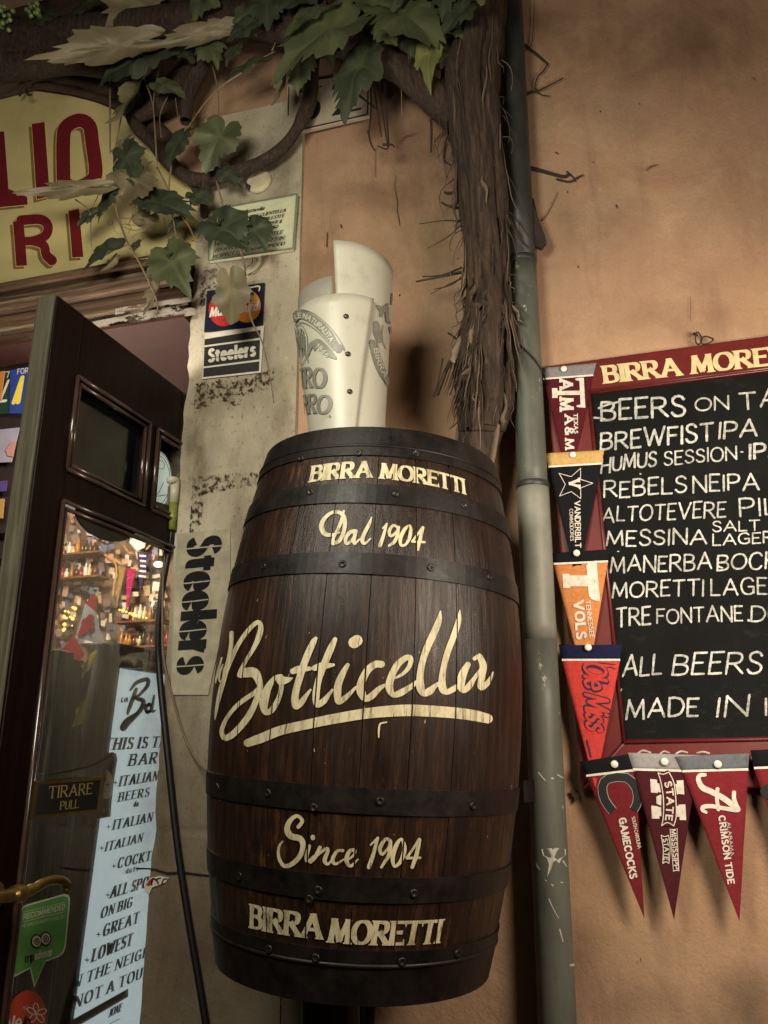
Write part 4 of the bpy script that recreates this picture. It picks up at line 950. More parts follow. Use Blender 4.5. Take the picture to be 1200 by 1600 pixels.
def zback(u):
    th = -9+u*189
    return HA+.135-.012*math.sin(R(max(0, min(180, th+9))))
mb = sheet(zback, lambda z: R(8), R(195), -.006, -.008, 40, 24); obj('rear_sheet', mb, M['sheet'], cup, solid=.0016)
mb = sheet(lambda u: HA+.055, R(-160), R(4), -.012, -.012, 30, 10); obj('frosted_inner', mb, M['frost'], cup, solid=.0012)
zc = zm(430, 360, 4.848); CF = Turned(c0, CR, cr_, .002)
for p in ((537, 650), (551, 935), (565, 1220)):
    mb = MB()
    th, z = CF.solve(*zc(*p)); q = CF.pt(th, z, 0); m3 = (q-CF.pt(th, z, -.05)).normalized().to_track_quat('Z', 'Y').to_matrix()
    mb.lathe([(.0058, 0), (.0056, .0012), (.0035, .003), (1e-4, .0036)], q, 14, m3); obj('screw', mb, M.setdefault('screw', simple('dark_screw', '#4a453a', .35, .3, metal=.7)), cup)
M['grey_print'] = paint('grey_print', '#77756a', .15, 90, .45)
mb = MB()
trace(mb, ['138,672,58 175,640,60 225,645,62 290,680,66 350,730,68 400,785,68 440,845,62 478,905,50', '462,870,16 500,880,26 522,905,14', '285,845,14 320,845,50 360,880,58 410,930,56 455,965,24', '252,945,8 262,890,34 290,850,30 300,900,22'], CF, zc, .0004)
trace(mb, ['128,640,7 170,605,7 230,605,7 300,635,7 370,690,7 430,750,7 480,815,7 525,895,7', '150,720,6 190,695,6 250,715,6 320,765,6 380,830,6 440,905,6', '250,1000,5 245,960,5 262,880,5', '160,720,5 200,715,5 235,780,5 245,860,5 235,960,5 200,1010,5 180,1000,5', '172,750,5 205,750,5 218,830,5 212,930,5 190,970,5'], CF, zc, .0004)
for a in range(9): trace(mb, [[(150+a*9, 740+(a*37) % 60, 6), (160+a*8, 800+(a*53) % 120, 9), (168+a*7, 880+(a*31) % 90, 5)]], CF, zc, .0004)
put(mb, 'TRO', 'roman', CF, (188, 1198), (392, 1208), (186, 1050), zc, off=.0004, slant=.1); put(mb, 'RRO', 'roman', CF, (212, 1392), (420, 1404), (212, 1248), zc, off=.0004, slant=.1)
poly_c = MB(); th, z = CF.solve(*zc(413, 1408)); q = CF.pt(th, z, .0004)
mb.lathe([(.0028, .0002), (1e-4, .0004)], q, 12, (q-CF.pt(th, z, -.05)).normalized().to_track_quat('Z', 'Y').to_matrix())
BK = Turned(c0, CR, cr_, -.0045)
trace(mb, ['775,575,20 815,600,50 850,560,16', '815,600,44 800,650,20', '845,590,30 850,680,26 865,700,20', '765,705,40 772,770,58 788,830,50', '735,845,40 760,930,62 790,1020,64 830,1110,50 858,1170,16', '870,740,20 882,800,10', '885,480,10 880,560,10'], BK, zc, .0006)
trace(mb, ['748,700,5 755,800,5 790,905,5', '715,850,5 735,940,5 770,1040,5 858,1195,5', '815,720,5 812,820,5 838,900,5'], BK, zc, .0006)
obj('grey_print', mb, M['grey_print'], cup)
mb = MB()
path_text(mb, 'LE NATURALITA', 'bold', CF, zc, [(150, 655), (190, 645), (240, 655), (295, 688), (350, 733), (400, 790), (432, 842)], 42)
path_text(mb, '1846', 'bold', CF, zc, [(315, 868), (345, 895), (375, 925), (402, 955)], 38)
path_text(mb, 'BIRRA', 'bold', BK, zc, [(762, 895), (775, 960), (800, 1030), (838, 1110)], 40, off=.0012)
obj('white_print', mb, M['sheet'], cup)
# ------------------------------------------------------------------ chalkboard on the wall
zk = zm(830, 500, 3.2); zk2 = zm(830, 950, 3.2)
BF = Flat((0, -.012, 0), (0, -1, 0))
o_ = BF.at(908, 1233); uT = BF.at(853, 578)-o_; uR = (BF.at(1170, 1231)-o_).normalized()*1.02
cb = thing('chalkboard', 'black chalkboard menu in maroon frame with white chalk handwriting', 'chalkboard', o_)
BFR = Flat((0, -.034, 0), (0, -1, 0)); BPN = Flat((0, -.022, 0), (0, -1, 0))
def B(u, v, o=0.): return o_+uR*u+uT*v+Vector((0, -o, 0))
i0 = BFR.at(973, 1156)-o_; i1 = BFR.at(926, 614)-o_
def uv(p):
    det = uR.x*uT.z-uR.z*uT.x; return (p.x*uT.z-p.z*uT.x)/det, (uR.x*p.z-uR.z*p.x)/det
(ua, va), (ub, vb) = uv(i0), uv(i1); ua = (ua+ub)/2
M['maroon'] = wood('maroon_frame_paint', '#4f1a19', '#672322', .32, 22, along=(.3, 1, .3), bump=.08)
def slate():
    t = NT('chalk_slate'); c = t.ramp(t.noise(6, 7, .7, t.map((1, 1, .6))), [(.35, lin('#0d0d0d')), (.7, lin('#151615'))])
    c = t.mix(t.ramp(t.noise(5, 8, .75, t.map((.7, 1, 1.8), (0, .3, 0))), [(.58, 0.), (.8, .12)]), c, lin('#77756e')); t.color(c).rough(.85); t.b.inputs['Specular IOR Level'].default_value = .12; return t.m
M['slate'] = slate()
mb = MB(); q = [B(ua-.01, va-.01), B(1-ua+.01, va-.01), B(1-ua+.01, vb+.01), B(ua-.01, vb+.01)]; mb.prism(q, Vector((0, -.010, 0))); obj('slate_panel', mb, M['slate'], cb)
def bar(q):
    mb = MB(); mb.prism(q, Vector((0, -.022, 0))); return mb
obj('frame_side', bar([B(0, 0), B(ua, va), B(ua, vb), B(0, 1)]), M['maroon'], cb, .004)
obj('frame_side', bar([B(1, 0), B(1, 1), B(1-ua, vb), B(1-ua, va)]), M['maroon'], cb, .004)
obj('frame_header', bar([B(0, 1), B(ua, vb), B(1-ua, vb), B(1, 1)]), M['maroon'], cb, .004)
obj('frame_foot', bar([B(0, 0), B(1, 0), B(1-ua, va), B(ua, va)]), M['maroon'], cb, .004)
mb = MB()
for e in (.004,): 
    c = [B(ua-e*.9, va-e*1.3, .023), B(1-ua+e*.9, va-e*1.3, .023), B(1-ua+e*.9, vb+e*1.3, .023), B(ua-e*.9, vb+e*1.3, .023)]
    for a, b in zip(c, c[1:]+c[:1]): mb.tube([a, b], .0042, 8)
obj('frame_bead', mb, M['maroon'], cb)
def chalkmat(name, lo, hi, scale):
    t = NT(name); t.color(t.ramp(t.noise(30, 5), [(.3, lin('#a3a29b')), (.7, lin('#dcdbd4'))])).rough(.95)
    t.alpha(t.math('MULTIPLY', t.ramp(t.noise(scale, 8, .75), [(.3, lo), (.56, hi)]), t.ramp(t.noise(16, 4, .6), [(.3, .55), (.6, 1.)]))); return t.m
M['chalk'] = chalkmat('white_chalk', .3, 1., 150); M['ghost'] = chalkmat('erased_chalk', .0, .035, 40)
mb = MB()
ck = dict(off=.0016)
for s, a, b, c, g in (('BEERS', (345, 505), (775, 478), (345, 412), .01), ('ON', (818, 458), (990, 445), (818, 393), .01), ('TAP', (1040, 448), (1345, 418), (1035, 368), .01),
    ('BREWFIST', (342, 652), (915, 600), (345, 566), .01), ('IPA', (932, 595), (1132, 583), (938, 512), .01),
    ('HUMUS', (345, 765), (628, 728), (350, 696), .02), ('SESSION', (662, 730), (1030, 694), (662, 664), 0), ('IPA', (1085, 695), (1270, 680), (1085, 622), .05),
    ('REBELS', (360, 890), (780, 862), (362, 812), 0), ('NEIPA', (805, 862), (1142, 845), (805, 782), 0),
    ('ALTOTEVERE', (350, 1010), (975, 985), (356, 938), 0), ('PILS', (1040, 985), (1330, 966), (1036, 904), 0),
    ('MESSINA', (372, 1130), (880, 1120), (376, 1058), .01), ('SALT', (905, 1060), (1145, 1050), (905, 1010), .02), ('LAGER', (905, 1127), (1215, 1115), (905, 1074), .02),
    ('MANERBA', (392, 1262), (905, 1246), (396, 1184), 0), ('BOCK', (925, 1252), (1235, 1244), (930, 1174), 0),
    ('MORETTI', (402, 1386), (865, 1378), (406, 1310), 0), ('LAGER', (895, 1376), (1260, 1370), (895, 1300), 0),
    ('TRE', (422, 1532), (600, 1516), (422, 1446), 0), ('FONTANE', (625, 1516), (1060, 1505), (625, 1444), 0), ('DUBBEL', (1095, 1510), (1560, 1495), (1098, 1434), 0)):
    put(mb, s, 'chalk', BPN, a, b, c, zk, off=.0012, grow=g)
for s, a, b, c, g in (('ALL', (452, 346), (655, 330), (462, 246), -.01), ('BEERS', (700, 336), (1152, 326), (715, 236), -.01), ('MADE', (470, 552), (838, 536), (476, 462), .01), ('IN', (920, 545), (1085, 535), (932, 450), .01), ('ITALY', (1165, 535), (1600, 525), (1165, 450), .01)):
    put(mb, s, 'chalk', BPN, a, b, c, zk2, off=.0012, grow=g)
trace(mb, ['338,442,10 380,425,10 440,410,9', '315,490,10 345,492,9 380,500,9', '1085,1502,12 1092,1504,12', '1048,660,8 1056,661,8', '543,770,6 548,771,6', '432,1158,5 438,1158,5', '930,1195,8 935,1230,8 955,1240,8'], BPN, zk, .0014)
trace(mb, ['535,725,9 560,712,9 595,722,9', '645,728,8 665,716,8 690,724,8', '725,727,8 750,716,8 780,722,8', '830,724,8 860,718,8 890,726,8', '1100,745,8 1110,790,8 1090,815,7', '540,742,8 575,742,8', '438,438,5 452,405,5'], BFR, zk2, .0006)
obj('chalk_writing', mb, M['chalk'], cb)

t = NT('chalk_dust'); t.color(lin('#77766f')).rough(1.); t.alpha(t.ramp(t.noise(40, 8, .8, t.map((1, 1, 2.5), (0, .5, 0))), [(.55, 0.), (.85, .15)])); M['dust'] = t.m
mb = MB(); poly(mb, [(430, 380), (1180, 350), (1180, 640), (480, 650)], BPN, zk2, .0008); obj('chalk_dust', mb, M['dust'], cb)
M['cream_letters'] = paint('cream_header_paint', '#cdbb8d', .35, 110, .5)
mb = MB(); put(mb, 'BIRRA', 'roman', BFR, (364, 320), (757, 278), (350, 230), zk, off=.0008); put(mb, 'MORETTI', 'roman', BFR, (800, 272), (1420, 205), (792, 180), zk, off=.0008); obj('header_lettering', mb, M['cream_letters'], cb)
mb = MB(); e = BFR.at(1093, 540)
for dx, dz, rx in ((.0, .02, 0), (.018, .012, 1)):
    mb.tube([e+Vector((dx+.014*math.cos(a)*(1 if rx else .5), .004*math.sin(a*2), dz+.016*math.sin(a)*(.6 if rx else 1))) for a in [2*math.pi*i/16 for i in range(17)]], .0018, 6)
mb.tube([e+Vector((-.002, 0, .028)), e+Vector((-.004, .02, .045)), e+Vector((-.003, .03, .047))], .003, 6); obj('hanging_chain', mb, M['iron'], cb)
# ------------------------------------------------------------------ pennants
def felt(name, c): return simple(name, c, .95, .18, 120, bump=.15, spec=.15, dirt=.2)
F = {k: felt(k, c) for k, c in dict(felt_maroon='#4c1820', felt_grey='#7d777a', felt_tan='#bb975f', felt_black='#151518', felt_orange='#bd7a48', felt_navy='#1a1c38', felt_red='#b93c38', felt_garnet='#6a2124', felt_wine='#461a20', felt_silver='#8f8c8c', felt_slate='#63656c', felt_crimson='#76242b', felt_white='#d8cfc2').items()}
M['pin'] = simple('white_pin', '#d8d4c4', .4, .1)
def pennant(label, hdr, hmat, cmat, tl, trr, bl, brr, tip, pin, yoff, prints, curl=.004):
    """pixel corners of the heading band and the tip, lying at depth yoff in front of the wall"""
    P = Flat((0, -yoff, 0), (0, -1, 0)); a, b, c, d, t_ = (P.at(*q) for q in (tl, trr, bl, brr, tip))
    g = 'pennants pinned to the chalkboard'
    o = thing('pennant', label, 'pennant', Vector((t_.x, -yoff, t_.z)), g)
    sd = hash_str(label) % 100
    def wav(p, k): return p+Vector((0, -curl*1.6*(1-k)*(.5+.5*noise.noise((p.x*9, sd, p.z*7)))-.0025*math.sin(p.z*30+sd)-.002*(1-k)*math.sin(p.x*55+sd*2+p.z*12), 0))
    mb = MB(); mb.grid(lambda u, v: wav(((c.lerp(d, 1-u)).lerp(t_, v)), 1-v), 10, 40); obj('cloth', mb, F[cmat], o, solid=.0016)
    mb = MB(); mb.grid(lambda u, v: wav((c.lerp(d, u)).lerp(a.lerp(b, u), v), 1)+Vector((0, -.0012, 0)), 8, 4); obj('heading_band', mb, F[hmat], o, solid=.0016)
    mb = MB(); mb.grid(lambda u, v: wav((c.lerp(d, u))+Vector((0, -.002, (v-.5)*.0045)), 1), 8, 1); obj('seam_tape', mb, F['felt_white'], o)
    pp = P.at(*pin); mb = MB(); mb.lathe([(.0078, 0), (.0078, .0025), (.006, .004), (1e-4, .0046)], pp+Vector((0, -.0045, 0)), 18, Matrix.Rotation(R(90), 3, 'X')); obj('push_pin', mb, M['pin'], o)
    class S_:
        n = P.n
        def at(s, px, py): return P.at(px, py)
        def px(s, x, y, o2): p = P.at(x, y); return wav(p, min(1, max(0, (p.z-t_.z)/(c.z-t_.z))))+Vector((0, -o2-.0003, 0))
        def frame(s, bl_, br_, tl_):
            A, Bb, C = P.at(*bl_), P.at(*br_), P.at(*tl_)
            def fm(x, y, o2):
                p = A+(Bb-A)*x+(C-A)*y; return wav(p, min(1, max(0, (p.z-t_.z)/(c.z-t_.z))))+Vector((0, -o2-.0003, 0))
            return fm, (Bb-A).length/(C-A).length
    s = S_()
    for nm, mat, fn in prints:
        mb = MB(); fn(mb, s); obj(nm, mb, M[mat] if mat in M else F[mat], o)
M['print_white'] = paint('white_felt_print', '#d6cbbd', .3, 140, .8); M['print_navy'] = simple('navy_felt_print', '#15162f', .8, .15); M['print_black'] = simple('black_felt_print', '#121212', .8, .2); M['print_grey'] = simple('grey_felt_print', '#9b9694', .8, .15)
zA2, zA3, zA4 = zm(850, 560, 8), zm(860, 850, 4.708), zm(900, 1165, 4)
def p1w(mb, s):
    put(mb, 'T', 'slab', s, (95, 268), (108, 602), (498, 262), zA2, off=.0014, wv=.15, wh=.14); put(mb, 'A', 'slab', s, (190, 250), (192, 398), (362, 250), zA2, off=.0018); put(mb, 'M', 'slab', s, (192, 492), (195, 664), (370, 490), zA2, off=.0018)
    put(mb, 'A&M', 'slab', s, (256, 712), (264, 1146), (370, 708), zA2, off=.0018); put(mb, 'TEXAS', 'slab', s, (372, 703), (376, 950), (424, 702), zA2, off=.0018)
def p2w(mb, s):
    put(mb, 'V', 'slab', s, (186, 796), (190, 842), (244, 795), zk, off=.0018); put(mb, 'VANDERBILT', 'bold', s, (216, 905), (220, 1142), (246, 904), zk, off=.0018); put(mb, 'COMMODORES', 'sans', s, (190, 945), (196, 1108), (209, 944), zk, off=.0018)
    o5 = [(247, 744), (308, 817), (248, 894), (142, 880), (140, 769)]; cx, cy = 208, 822; st_ = []
    for i in range(5):
        a, b = o5[i], o5[(i+1) % 5]; st_ += [a, (cx+((a[0]+b[0])/2-cx)*.56, cy+((a[1]+b[1])/2-cy)*.56)]
    st_ += st_[:1]
    for a, b in zip(st_, st_[1:]): trace(mb, [[(a[0], a[1], 3), (b[0], b[1], 3)]], s, zk, .0018, n=4)
def p3w(mb, s):
    put(mb, 'T', 'slab', s, (82, 152), (100, 395), (342, 150), zA3, off=.0018, wv=.33, wh=.3, sth=.2, serif=.05); put(mb, 'VOLS', 'heavy', s, (168, 420), (190, 706), (246, 414), zA3, off=.0018); put(mb, 'TENNESSEE', 'bold', s, (256, 420), (290, 696), (292, 416), zA3, off=.0018)
def p4n(mb, s): put(mb, 'Ole Miss', 'script', s, (250, 872), (272, 1392), (405, 866), zA3, off=.0012, grow=.13); trace(mb, ['268,1445,12 285,1510,12 298,1565,12', '335,870,5 420,880,6 480,885,4', '400,915,5 440,905,6 480,920,4'], s, zA3, .0012)
def p4r(mb, s): put(mb, 'Ole Miss', 'script', s, (250, 872), (272, 1392), (405, 866), zA3, off=.0018, grow=.0)
CP = ['230,410,52 180,340,52 165,255,52 205,205,52 315,200,52 375,265,52 385,345,52 360,402,48']
def q1g(mb, s): trace(mb, CP, s, zA4, .0012, grow=8, cap='butt', n=2)
def q1b(mb, s): trace(mb, CP, s, zA4, .0017, cap='butt', n=2)
def q1w(mb, s): put(mb, 'GAMECOCKS', 'block', s, (264, 455), (336, 834), (312, 446), zA4, off=.0018); put(mb, 'SOUTH CAROLINA', 'sans', s, (346, 446), (386, 644), (368, 442), zA4, off=.0018)
def q2m(mb, s):
    for pts in ([(463, 208), (505, 212), (508, 235), (630, 240), (628, 218), (670, 216), (676, 305), (636, 300), (510, 290), (508, 296), (468, 292)], [(470, 374), (512, 378), (514, 384), (640, 378), (640, 368), (682, 366), (688, 465), (648, 464), (646, 444), (520, 440), (522, 456), (474, 456)], [(640, 250), (640, 300), (520, 352), (502, 340), (502, 318)], [(646, 430), (644, 380), (520, 326), (502, 340), (503, 362)]):
        o3 = [s.px(*zA4(*p), .0012) for p in pts]; mb.add(o3, [tuple(range(len(o3)))])
def q2k(mb, s): trace(mb, ['545,165,60 560,200,92 580,300,96 580,400,96 585,470,92 590,500,60'], s, zA4, .0017, cap='butt')
def q2l(mb, s):
    trace(mb, ['512,170,6 530,230,6 545,330,6 545,440,6 535,500,6', '580,165,6 610,230,6 622,330,6 625,440,6 610,500,6', '512,170,6 545,178,6 580,165,6', '535,500,6 570,480,6 610,500,6'], s, zA4, .0022)
    path_text(mb, 'STATE', 'block', s, zA4, [(572, 222), (585, 290), (588, 350), (584, 410), (578, 468)], 48, off=.0024)
    put(mb, 'MISSISSIPPI', 'bold', s, (592, 522), (612, 784), (624, 518), zA4, off=.0018); trace(mb, ['587,520,4 608,785,4', '630,517,4 642,782,4'], s, zA4, .0018, n=3)
    trace(mb, ['532,560,5 545,640,5 542,735,5', '578,560,5 588,640,5 580,735,5', '532,560,5 555,568,5 578,560,5', '542,735,5 560,725,5 580,735,5'], s, zA4, .002); path_text(mb, 'STATE', 'bold', s, zA4, [(556, 580), (566, 645), (562, 715)], 30, off=.002)
def q3w(mb, s):
    trace(mb, ['805,182,22 772,186,26 764,215,30 790,262,36 850,290,36 930,335,36 1008,398,36', '985,292,26 985,330,26 998,372,28 1005,400,30 930,392,26 850,378,26 795,382,28 790,402,24 812,416,18', '882,270,24 878,330,24 888,398,24'], s, zA4, .0018)
    put(mb, 'CRIMSON TIDE', 'block', s, (886, 438), (946, 866), (930, 432), zA4, off=.0018); put(mb, 'ALABAMA', 'sans', s, (940, 478), (966, 690), (962, 474), zA4, off=.0018)
pennant('maroon felt pennant with grey heading and white block letters, topmost in left column', 0, 'felt_grey', 'felt_maroon', (851, 575), (932, 567), (849, 592), (927, 586), (889, 760), (881, 578), .0375, [('lettering', 'print_white', p1w)])
pennant('black felt pennant with tan heading and thin white star outline', 0, 'felt_tan', 'felt_black', (852, 709), (944, 704), (857, 730), (940, 725), (902, 915), (895, 712), .0405, [('lettering', 'print_white', p2w)])
pennant('orange felt pennant with black heading and big white letter T', 0, 'felt_black', 'felt_orange', (863, 864), (953, 858), (865, 881), (950, 877), (916, 1080), (901, 865), .0435, [('lettering', 'print_white', p3w)])
pennant('bright red felt pennant with navy heading and outlined script lettering', 0, 'felt_navy', 'felt_red', (873, 1008), (972, 1007), (878, 1031), (969, 1031), (930, 1232), (919, 1012), .0465, [('script_outline', 'print_navy', p4n), ('script_fill', 'felt_red', p4r)])
pennant('garnet felt pennant with black heading and black block letter C', 0, 'felt_black', 'felt_garnet', (906, 1190), (984, 1178), (916, 1212), (993, 1203), (1007, 1436), (960, 1194), .0495, [('letter_outline', 'print_grey', q1g), ('block_letter', 'print_black', q1b), ('lettering', 'print_white', q1w)])
pennant('dark wine felt pennant with silver heading and ribbon across white letter M', 0, 'felt_silver', 'felt_wine', (981, 1176), (1094, 1180), (989, 1202), (1088, 1205), (1053, 1436), (1038, 1190), .053, [('block_letter', 'print_white', q2m), ('ribbon_print', 'felt_wine', q2k), ('lettering', 'print_white', q2l)])
pennant('crimson felt pennant with slate grey heading and white script letter A', 0, 'felt_slate', 'felt_crimson', (1055, 1182), (1171, 1177), (1066, 1205), (1169, 1202), (1155, 1439), (1121, 1194), .0565, [('lettering', 'print_white', q3w)])
def q4(mb, s): trace(mb, ['1172,285,40 1200,260,40 1250,255,40 1280,290,40 1250,320,40 1200,315,40 1172,285,40'], s, zA4, .0018)
pennant('red felt pennant with black heading cut off by the photo edge', 0, 'felt_black', 'felt_crimson', (1172, 1172), (1292, 1168), (1178, 1200), (1286, 1196), (1262, 1440), (1232, 1184), .058, [('block_letter', 'print_black', q4)])
# ------------------------------------------------------------------ drainpipe
def pipemat():
    t = NT('painted_drainpipe')
    c = t.ramp(t.noise(7, 6, .6, t.map((1, 1, .4))), [(.35, lin('#464943')), (.65, lin('#64655b'))])
    c = t.mix(t.ramp(t.noise(11, 8, .7, t.map((2, 2, .3), loc=(1, 3, 0))), [(.52, 0.), (.68, .5)]), c, lin('#44483f'))
    c = t.mix(t.ramp(t.noise(26, 8, .78, t.map((1.4, 1.4, .7), loc=(7, 3, 2))), [(.625, 0.), (.645, .85)]), c, lin('#a8a294'))
    c = t.mix(t.ramp(t.noise(60, 6, .7, t.map((1, 1, .15), loc=(2, 3, 9))), [(.6, 0.), (.72, .5)]), c, lin('#2c2d2b'))
    t.color(c).rough(.5).bump(t.noise(45, 7, .7), .35, .002); t.b.inputs['Specular IOR Level'].default_value = .4; return t.m
M['pipe'] = pipemat(); M['pipe_dark'] = simple('shaded_upper_pipe', '#31322e', .5, .3, 14, bump=.2, dirt=.3)  # shade on the upper pipe is put into its darker colour
M['pipe_pale'] = simple('pale_pipe_sleeve', '#77766c', .55, .25, 10, bump=.25, dirt=.45)
def PX(px, py): return W(px, py, -.06)
pa, pb, pc_, pd = PX(871, 1600), PX(846, 1000), PX(818, 410), PX(799, 40)
ax = (pd-pa).normalized()
zt = lambda z: pa+(pd-pa)*((z-pa.z)/(pd.z-pa.z))
dp = thing('drainpipe', 'grey painted drainpipe with white paint chips between barrel and chalkboard', 'drainpipe', Vector((zt(0).x, -.06, 0)))
def seg(z0, z1, r, name, m):
    mb = MB(); mb.tube([zt(z0+(z1-z0)*i/10) for i in range(11)], r, 28); obj(name, mb, m, dp)
zj1, zj2, zj3 = PX(830, 760).z, pc_.z, PX(846, 1000).z
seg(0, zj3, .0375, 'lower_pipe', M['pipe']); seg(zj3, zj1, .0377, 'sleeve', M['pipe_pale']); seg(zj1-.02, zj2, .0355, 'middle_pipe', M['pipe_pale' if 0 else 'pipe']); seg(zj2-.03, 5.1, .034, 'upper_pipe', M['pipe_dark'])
mb = MB()
for z, r in ((zj2, .0372), (zj1, .0392)): mb.tube([zt(z-.008), zt(z-.006), zt(z+.006), zt(z+.008)], [r-.002, r, r, r-.002], 28)
obj('joint_collar', mb, M['pipe_dark'], dp)
PS = Turned(pa, Matrix.Rotation(math.asin(ax.x), 3, 'Y'), lambda z: .0375, .0004)
mb = MB(); z780 = zm(780, 1200, 2.857)
def ppoly(pts):
    c = (sum(p[0] for p in pts)/len(pts), sum(p[1] for p in pts)/len(pts)); n = len(pts)
    V = [PS.px(*z780(*c), .0003)]+[PS.px(*z780(*p), .0003) for p in pts]; mb.add(V, [(0, i+1, (i+1) % n+1) for i in range(n)])
ppoly([(188, 362), (225, 358), (262, 357), (296, 362), (298, 385), (280, 402), (268, 425), (252, 412), (240, 420), (232, 450), (215, 485), (222, 430), (212, 400), (195, 390)])
trace(mb, ['165,425,5 172,440,7 182,455,3', '285,415,6 300,440,3', '222,585,6 240,625,4 265,670,3', '325,600,8 335,640,12 328,680,6', '330,700,5 332,745,4', '318,880,10 338,878,14', '270,720,6 285,775,4', '175,20,6 205,55,5', '260,30,5 285,45,4', '235,45,8 242,48,6', '235,520,7 240,524,7', '205,500,4 212,505,4', '275,510,5 283,512,5'], PS, z780, .0003)
M['paint_chip'] = simple('white_paint_chip', '#b9b3a4', .7, .15); obj('paint_chips', mb, M['paint_chip'], dp)
wr = MB(); wr.tube(cr([tuple(p) for p in [W(700, 520, -.1), W(742, 545, -.112), PS.px(800, 535, .004)+Vector((0, -.002, 0)), PS.px(825, 552, .004), PS.px(845, 578, .003), W(856, 610, -.02)]], 6), .0022, 8)
tag(obj('tie_wire', wr, M['black']), 'thin dark wire tied around trunk and drainpipe', 'wire')
# ------------------------------------------------------------------ cables on the jamb
mb = MB(); P = [(268, 828, -.03), (262, 870, -.03), (252, 930, -.032), (247, 990, -.034), (249, 1050, -.03), (262, 1180, -.03), (277, 1320, -.03), (295, 1440, -.03), (312, 1540, -.03), (325, 1620, -.03), (338, 1700, -.03)]
mb.tube(cr([tuple(W(a, b, y)) for a, b, y in P], 6), .0085, 10); tag(obj('black_cable', mb, simple('black_rubber', '#0d0c0c', .5, .2)), 'thick black cable running down the jamb edge', 'cable')
mb = MB(); P = [(264, 760, -.05), (259, 840, -.045), (255, 900, -.04), (254, 980, -.036), (256, 1030, -.03), (270, 1090, -.028), (288, 1150, -.03), (308, 1188, -.05), (326, 1207, -.12), (345, 1213, -.2)]
mb.tube(cr([tuple(W(a, b, y)) for a, b, y in P], 6), .0032, 8); tag(obj('thin_cable', mb, simple('brown_flex', '#6d5a46', .6, .2)), 'thin brown flex curving from jamb to barrel hoop', 'cable')
fx = thing('tube_fitting', 'pale plastic tube fitting with green sleeve at the jamb edge', 'fitting', W(270, 828, -.03))
ta, tb_, tc_ = W(274, 752, -.035), W(271, 786, -.035), W(268, 828, -.035)
mb = MB(); mb.tube([ta, tb_], .0125, 16); obj('white_end', mb, simple('cream_plastic', '#b9b09c', .4, .1), fx)
mb = MB(); mb.tube([tb_, tc_], .0115, 16); obj('green_sleeve', mb, simple('green_sleeve_print', '#7d8437', .5, .35, 90), fx)
mb = MB(); mb.tube([ta+Vector((-.006, 0, -.004)), ta+Vector((-.005, -.004, .006)), ta+Vector((-.005, -.004, .008))], [.02, .022, .018], 20, flat=.8); obj('cap', mb, simple('cream_plastic_cap', '#c2b9a8', .4, .1), fx)
# ------------------------------------------------------------------ grapevine
vn = thing('grapevine', 'old shaggy barked grapevine with broad leaves climbing beside the drainpipe', 'grapevine', Vector((.13, -.05, 0)))
def barkmat():
    t = NT('shaggy_vine_bark'); at = t.n('ShaderNodeAttribute', attribute_name='tone'); g = t.noise(120, 9, .78, t.map((1, 1, .05)), .5)
    c = t.ramp(g, [(.36, lin('#0e0906')), (.5, lin('#35261b')), (.62, lin('#4b382b')), (.78, lin('#8a725d'))]); c = t.mix(t.math('MULTIPLY', at.outputs['Fac'], .8), c, lin('#8a7663'))
    t.color(c).rough(.85).bump(g, .9, .004); return t.m
M['bark'] = barkmat(); M['twig'] = simple('brown_twig', '#3b2c22', .75, .4, 60, bump=.3); M['stem'] = simple('pale_vine_stem', '#7d6a52', .65, .3, 40); M['dead'] = simple('dead_twig', '#2a1e18', .85, .4, 60)
tk = [(736, -330, 50, .13), (741, -120, 48, .13), (744, 40, 47, .13), (738, 110, 44, .14), (738, 170, 42, .14), (745, 230, 40, .135), (752, 290, 37, .13), (757, 350, 35, .125), (761, 420, 33, .12), (763, 470, 33, .115), (764, 500, 38, .11), (758, 535, 42, .11), (756, 580, 45, .105), (757, 630, 42, .10), (752, 670, 35, .095), (748, 705, 31, .09)]
TP_ = []; TR_ = []
for a, b, r, y in tk:
    p = W(a, b, -y); TP_.append(tuple(p)); TR_.append(r/FPX*(p-CAM).dot(fwd)*.93)
zlow = [(.15, -.07, 1.62, .030), (.06, -.045, 1.3, .028), (-.08, -.045, .95, .03), (-.10, -.05, .5, .035), (-.10, -.06, .0, .05)]
TP_ += [q[:3] for q in zlow]; TR_ += [q[3] for q in zlow]
NP_ = len(tk)*8-8
c4 = cr([p+(r,) for p, r in zip(TP_, TR_)], 8)
def bumpy(pts, seg=26, amp=.3, freq=(3.2, 5)):
    mb = MB(); n = len(pts); vs = []
    for i, p in enumerate(pts):
        t_ = (Vector(pts[min(i+1, n-1)][:3])-Vector(pts[max(i-1, 0)][:3])).normalized(); e = t_.cross(Vector((0, 1, 0))).normalized(); g = t_.cross(e)
        for k in range(seg):
            a = 2*math.pi*k/seg; d = e*math.cos(a)+g*math.sin(a)
            rr = p[3]*(1+amp*noise.noise((math.cos(a)*freq[0], math.sin(a)*freq[0], p[2]*freq[1]))+amp*.7*noise.noise((math.cos(a)*8, math.sin(a)*8, p[2]*3+7)))
            vs.append(Vector(p[:3])+d*rr)
    mb.add(vs, [(i*seg+k, i*seg+(k+1) % seg, (i+1)*seg+(k+1) % seg, (i+1)*seg+k) for i in range(n-1) for k in range(seg)], True); return mb
obj('trunk', bumpy(c4), M['bark'], vn)
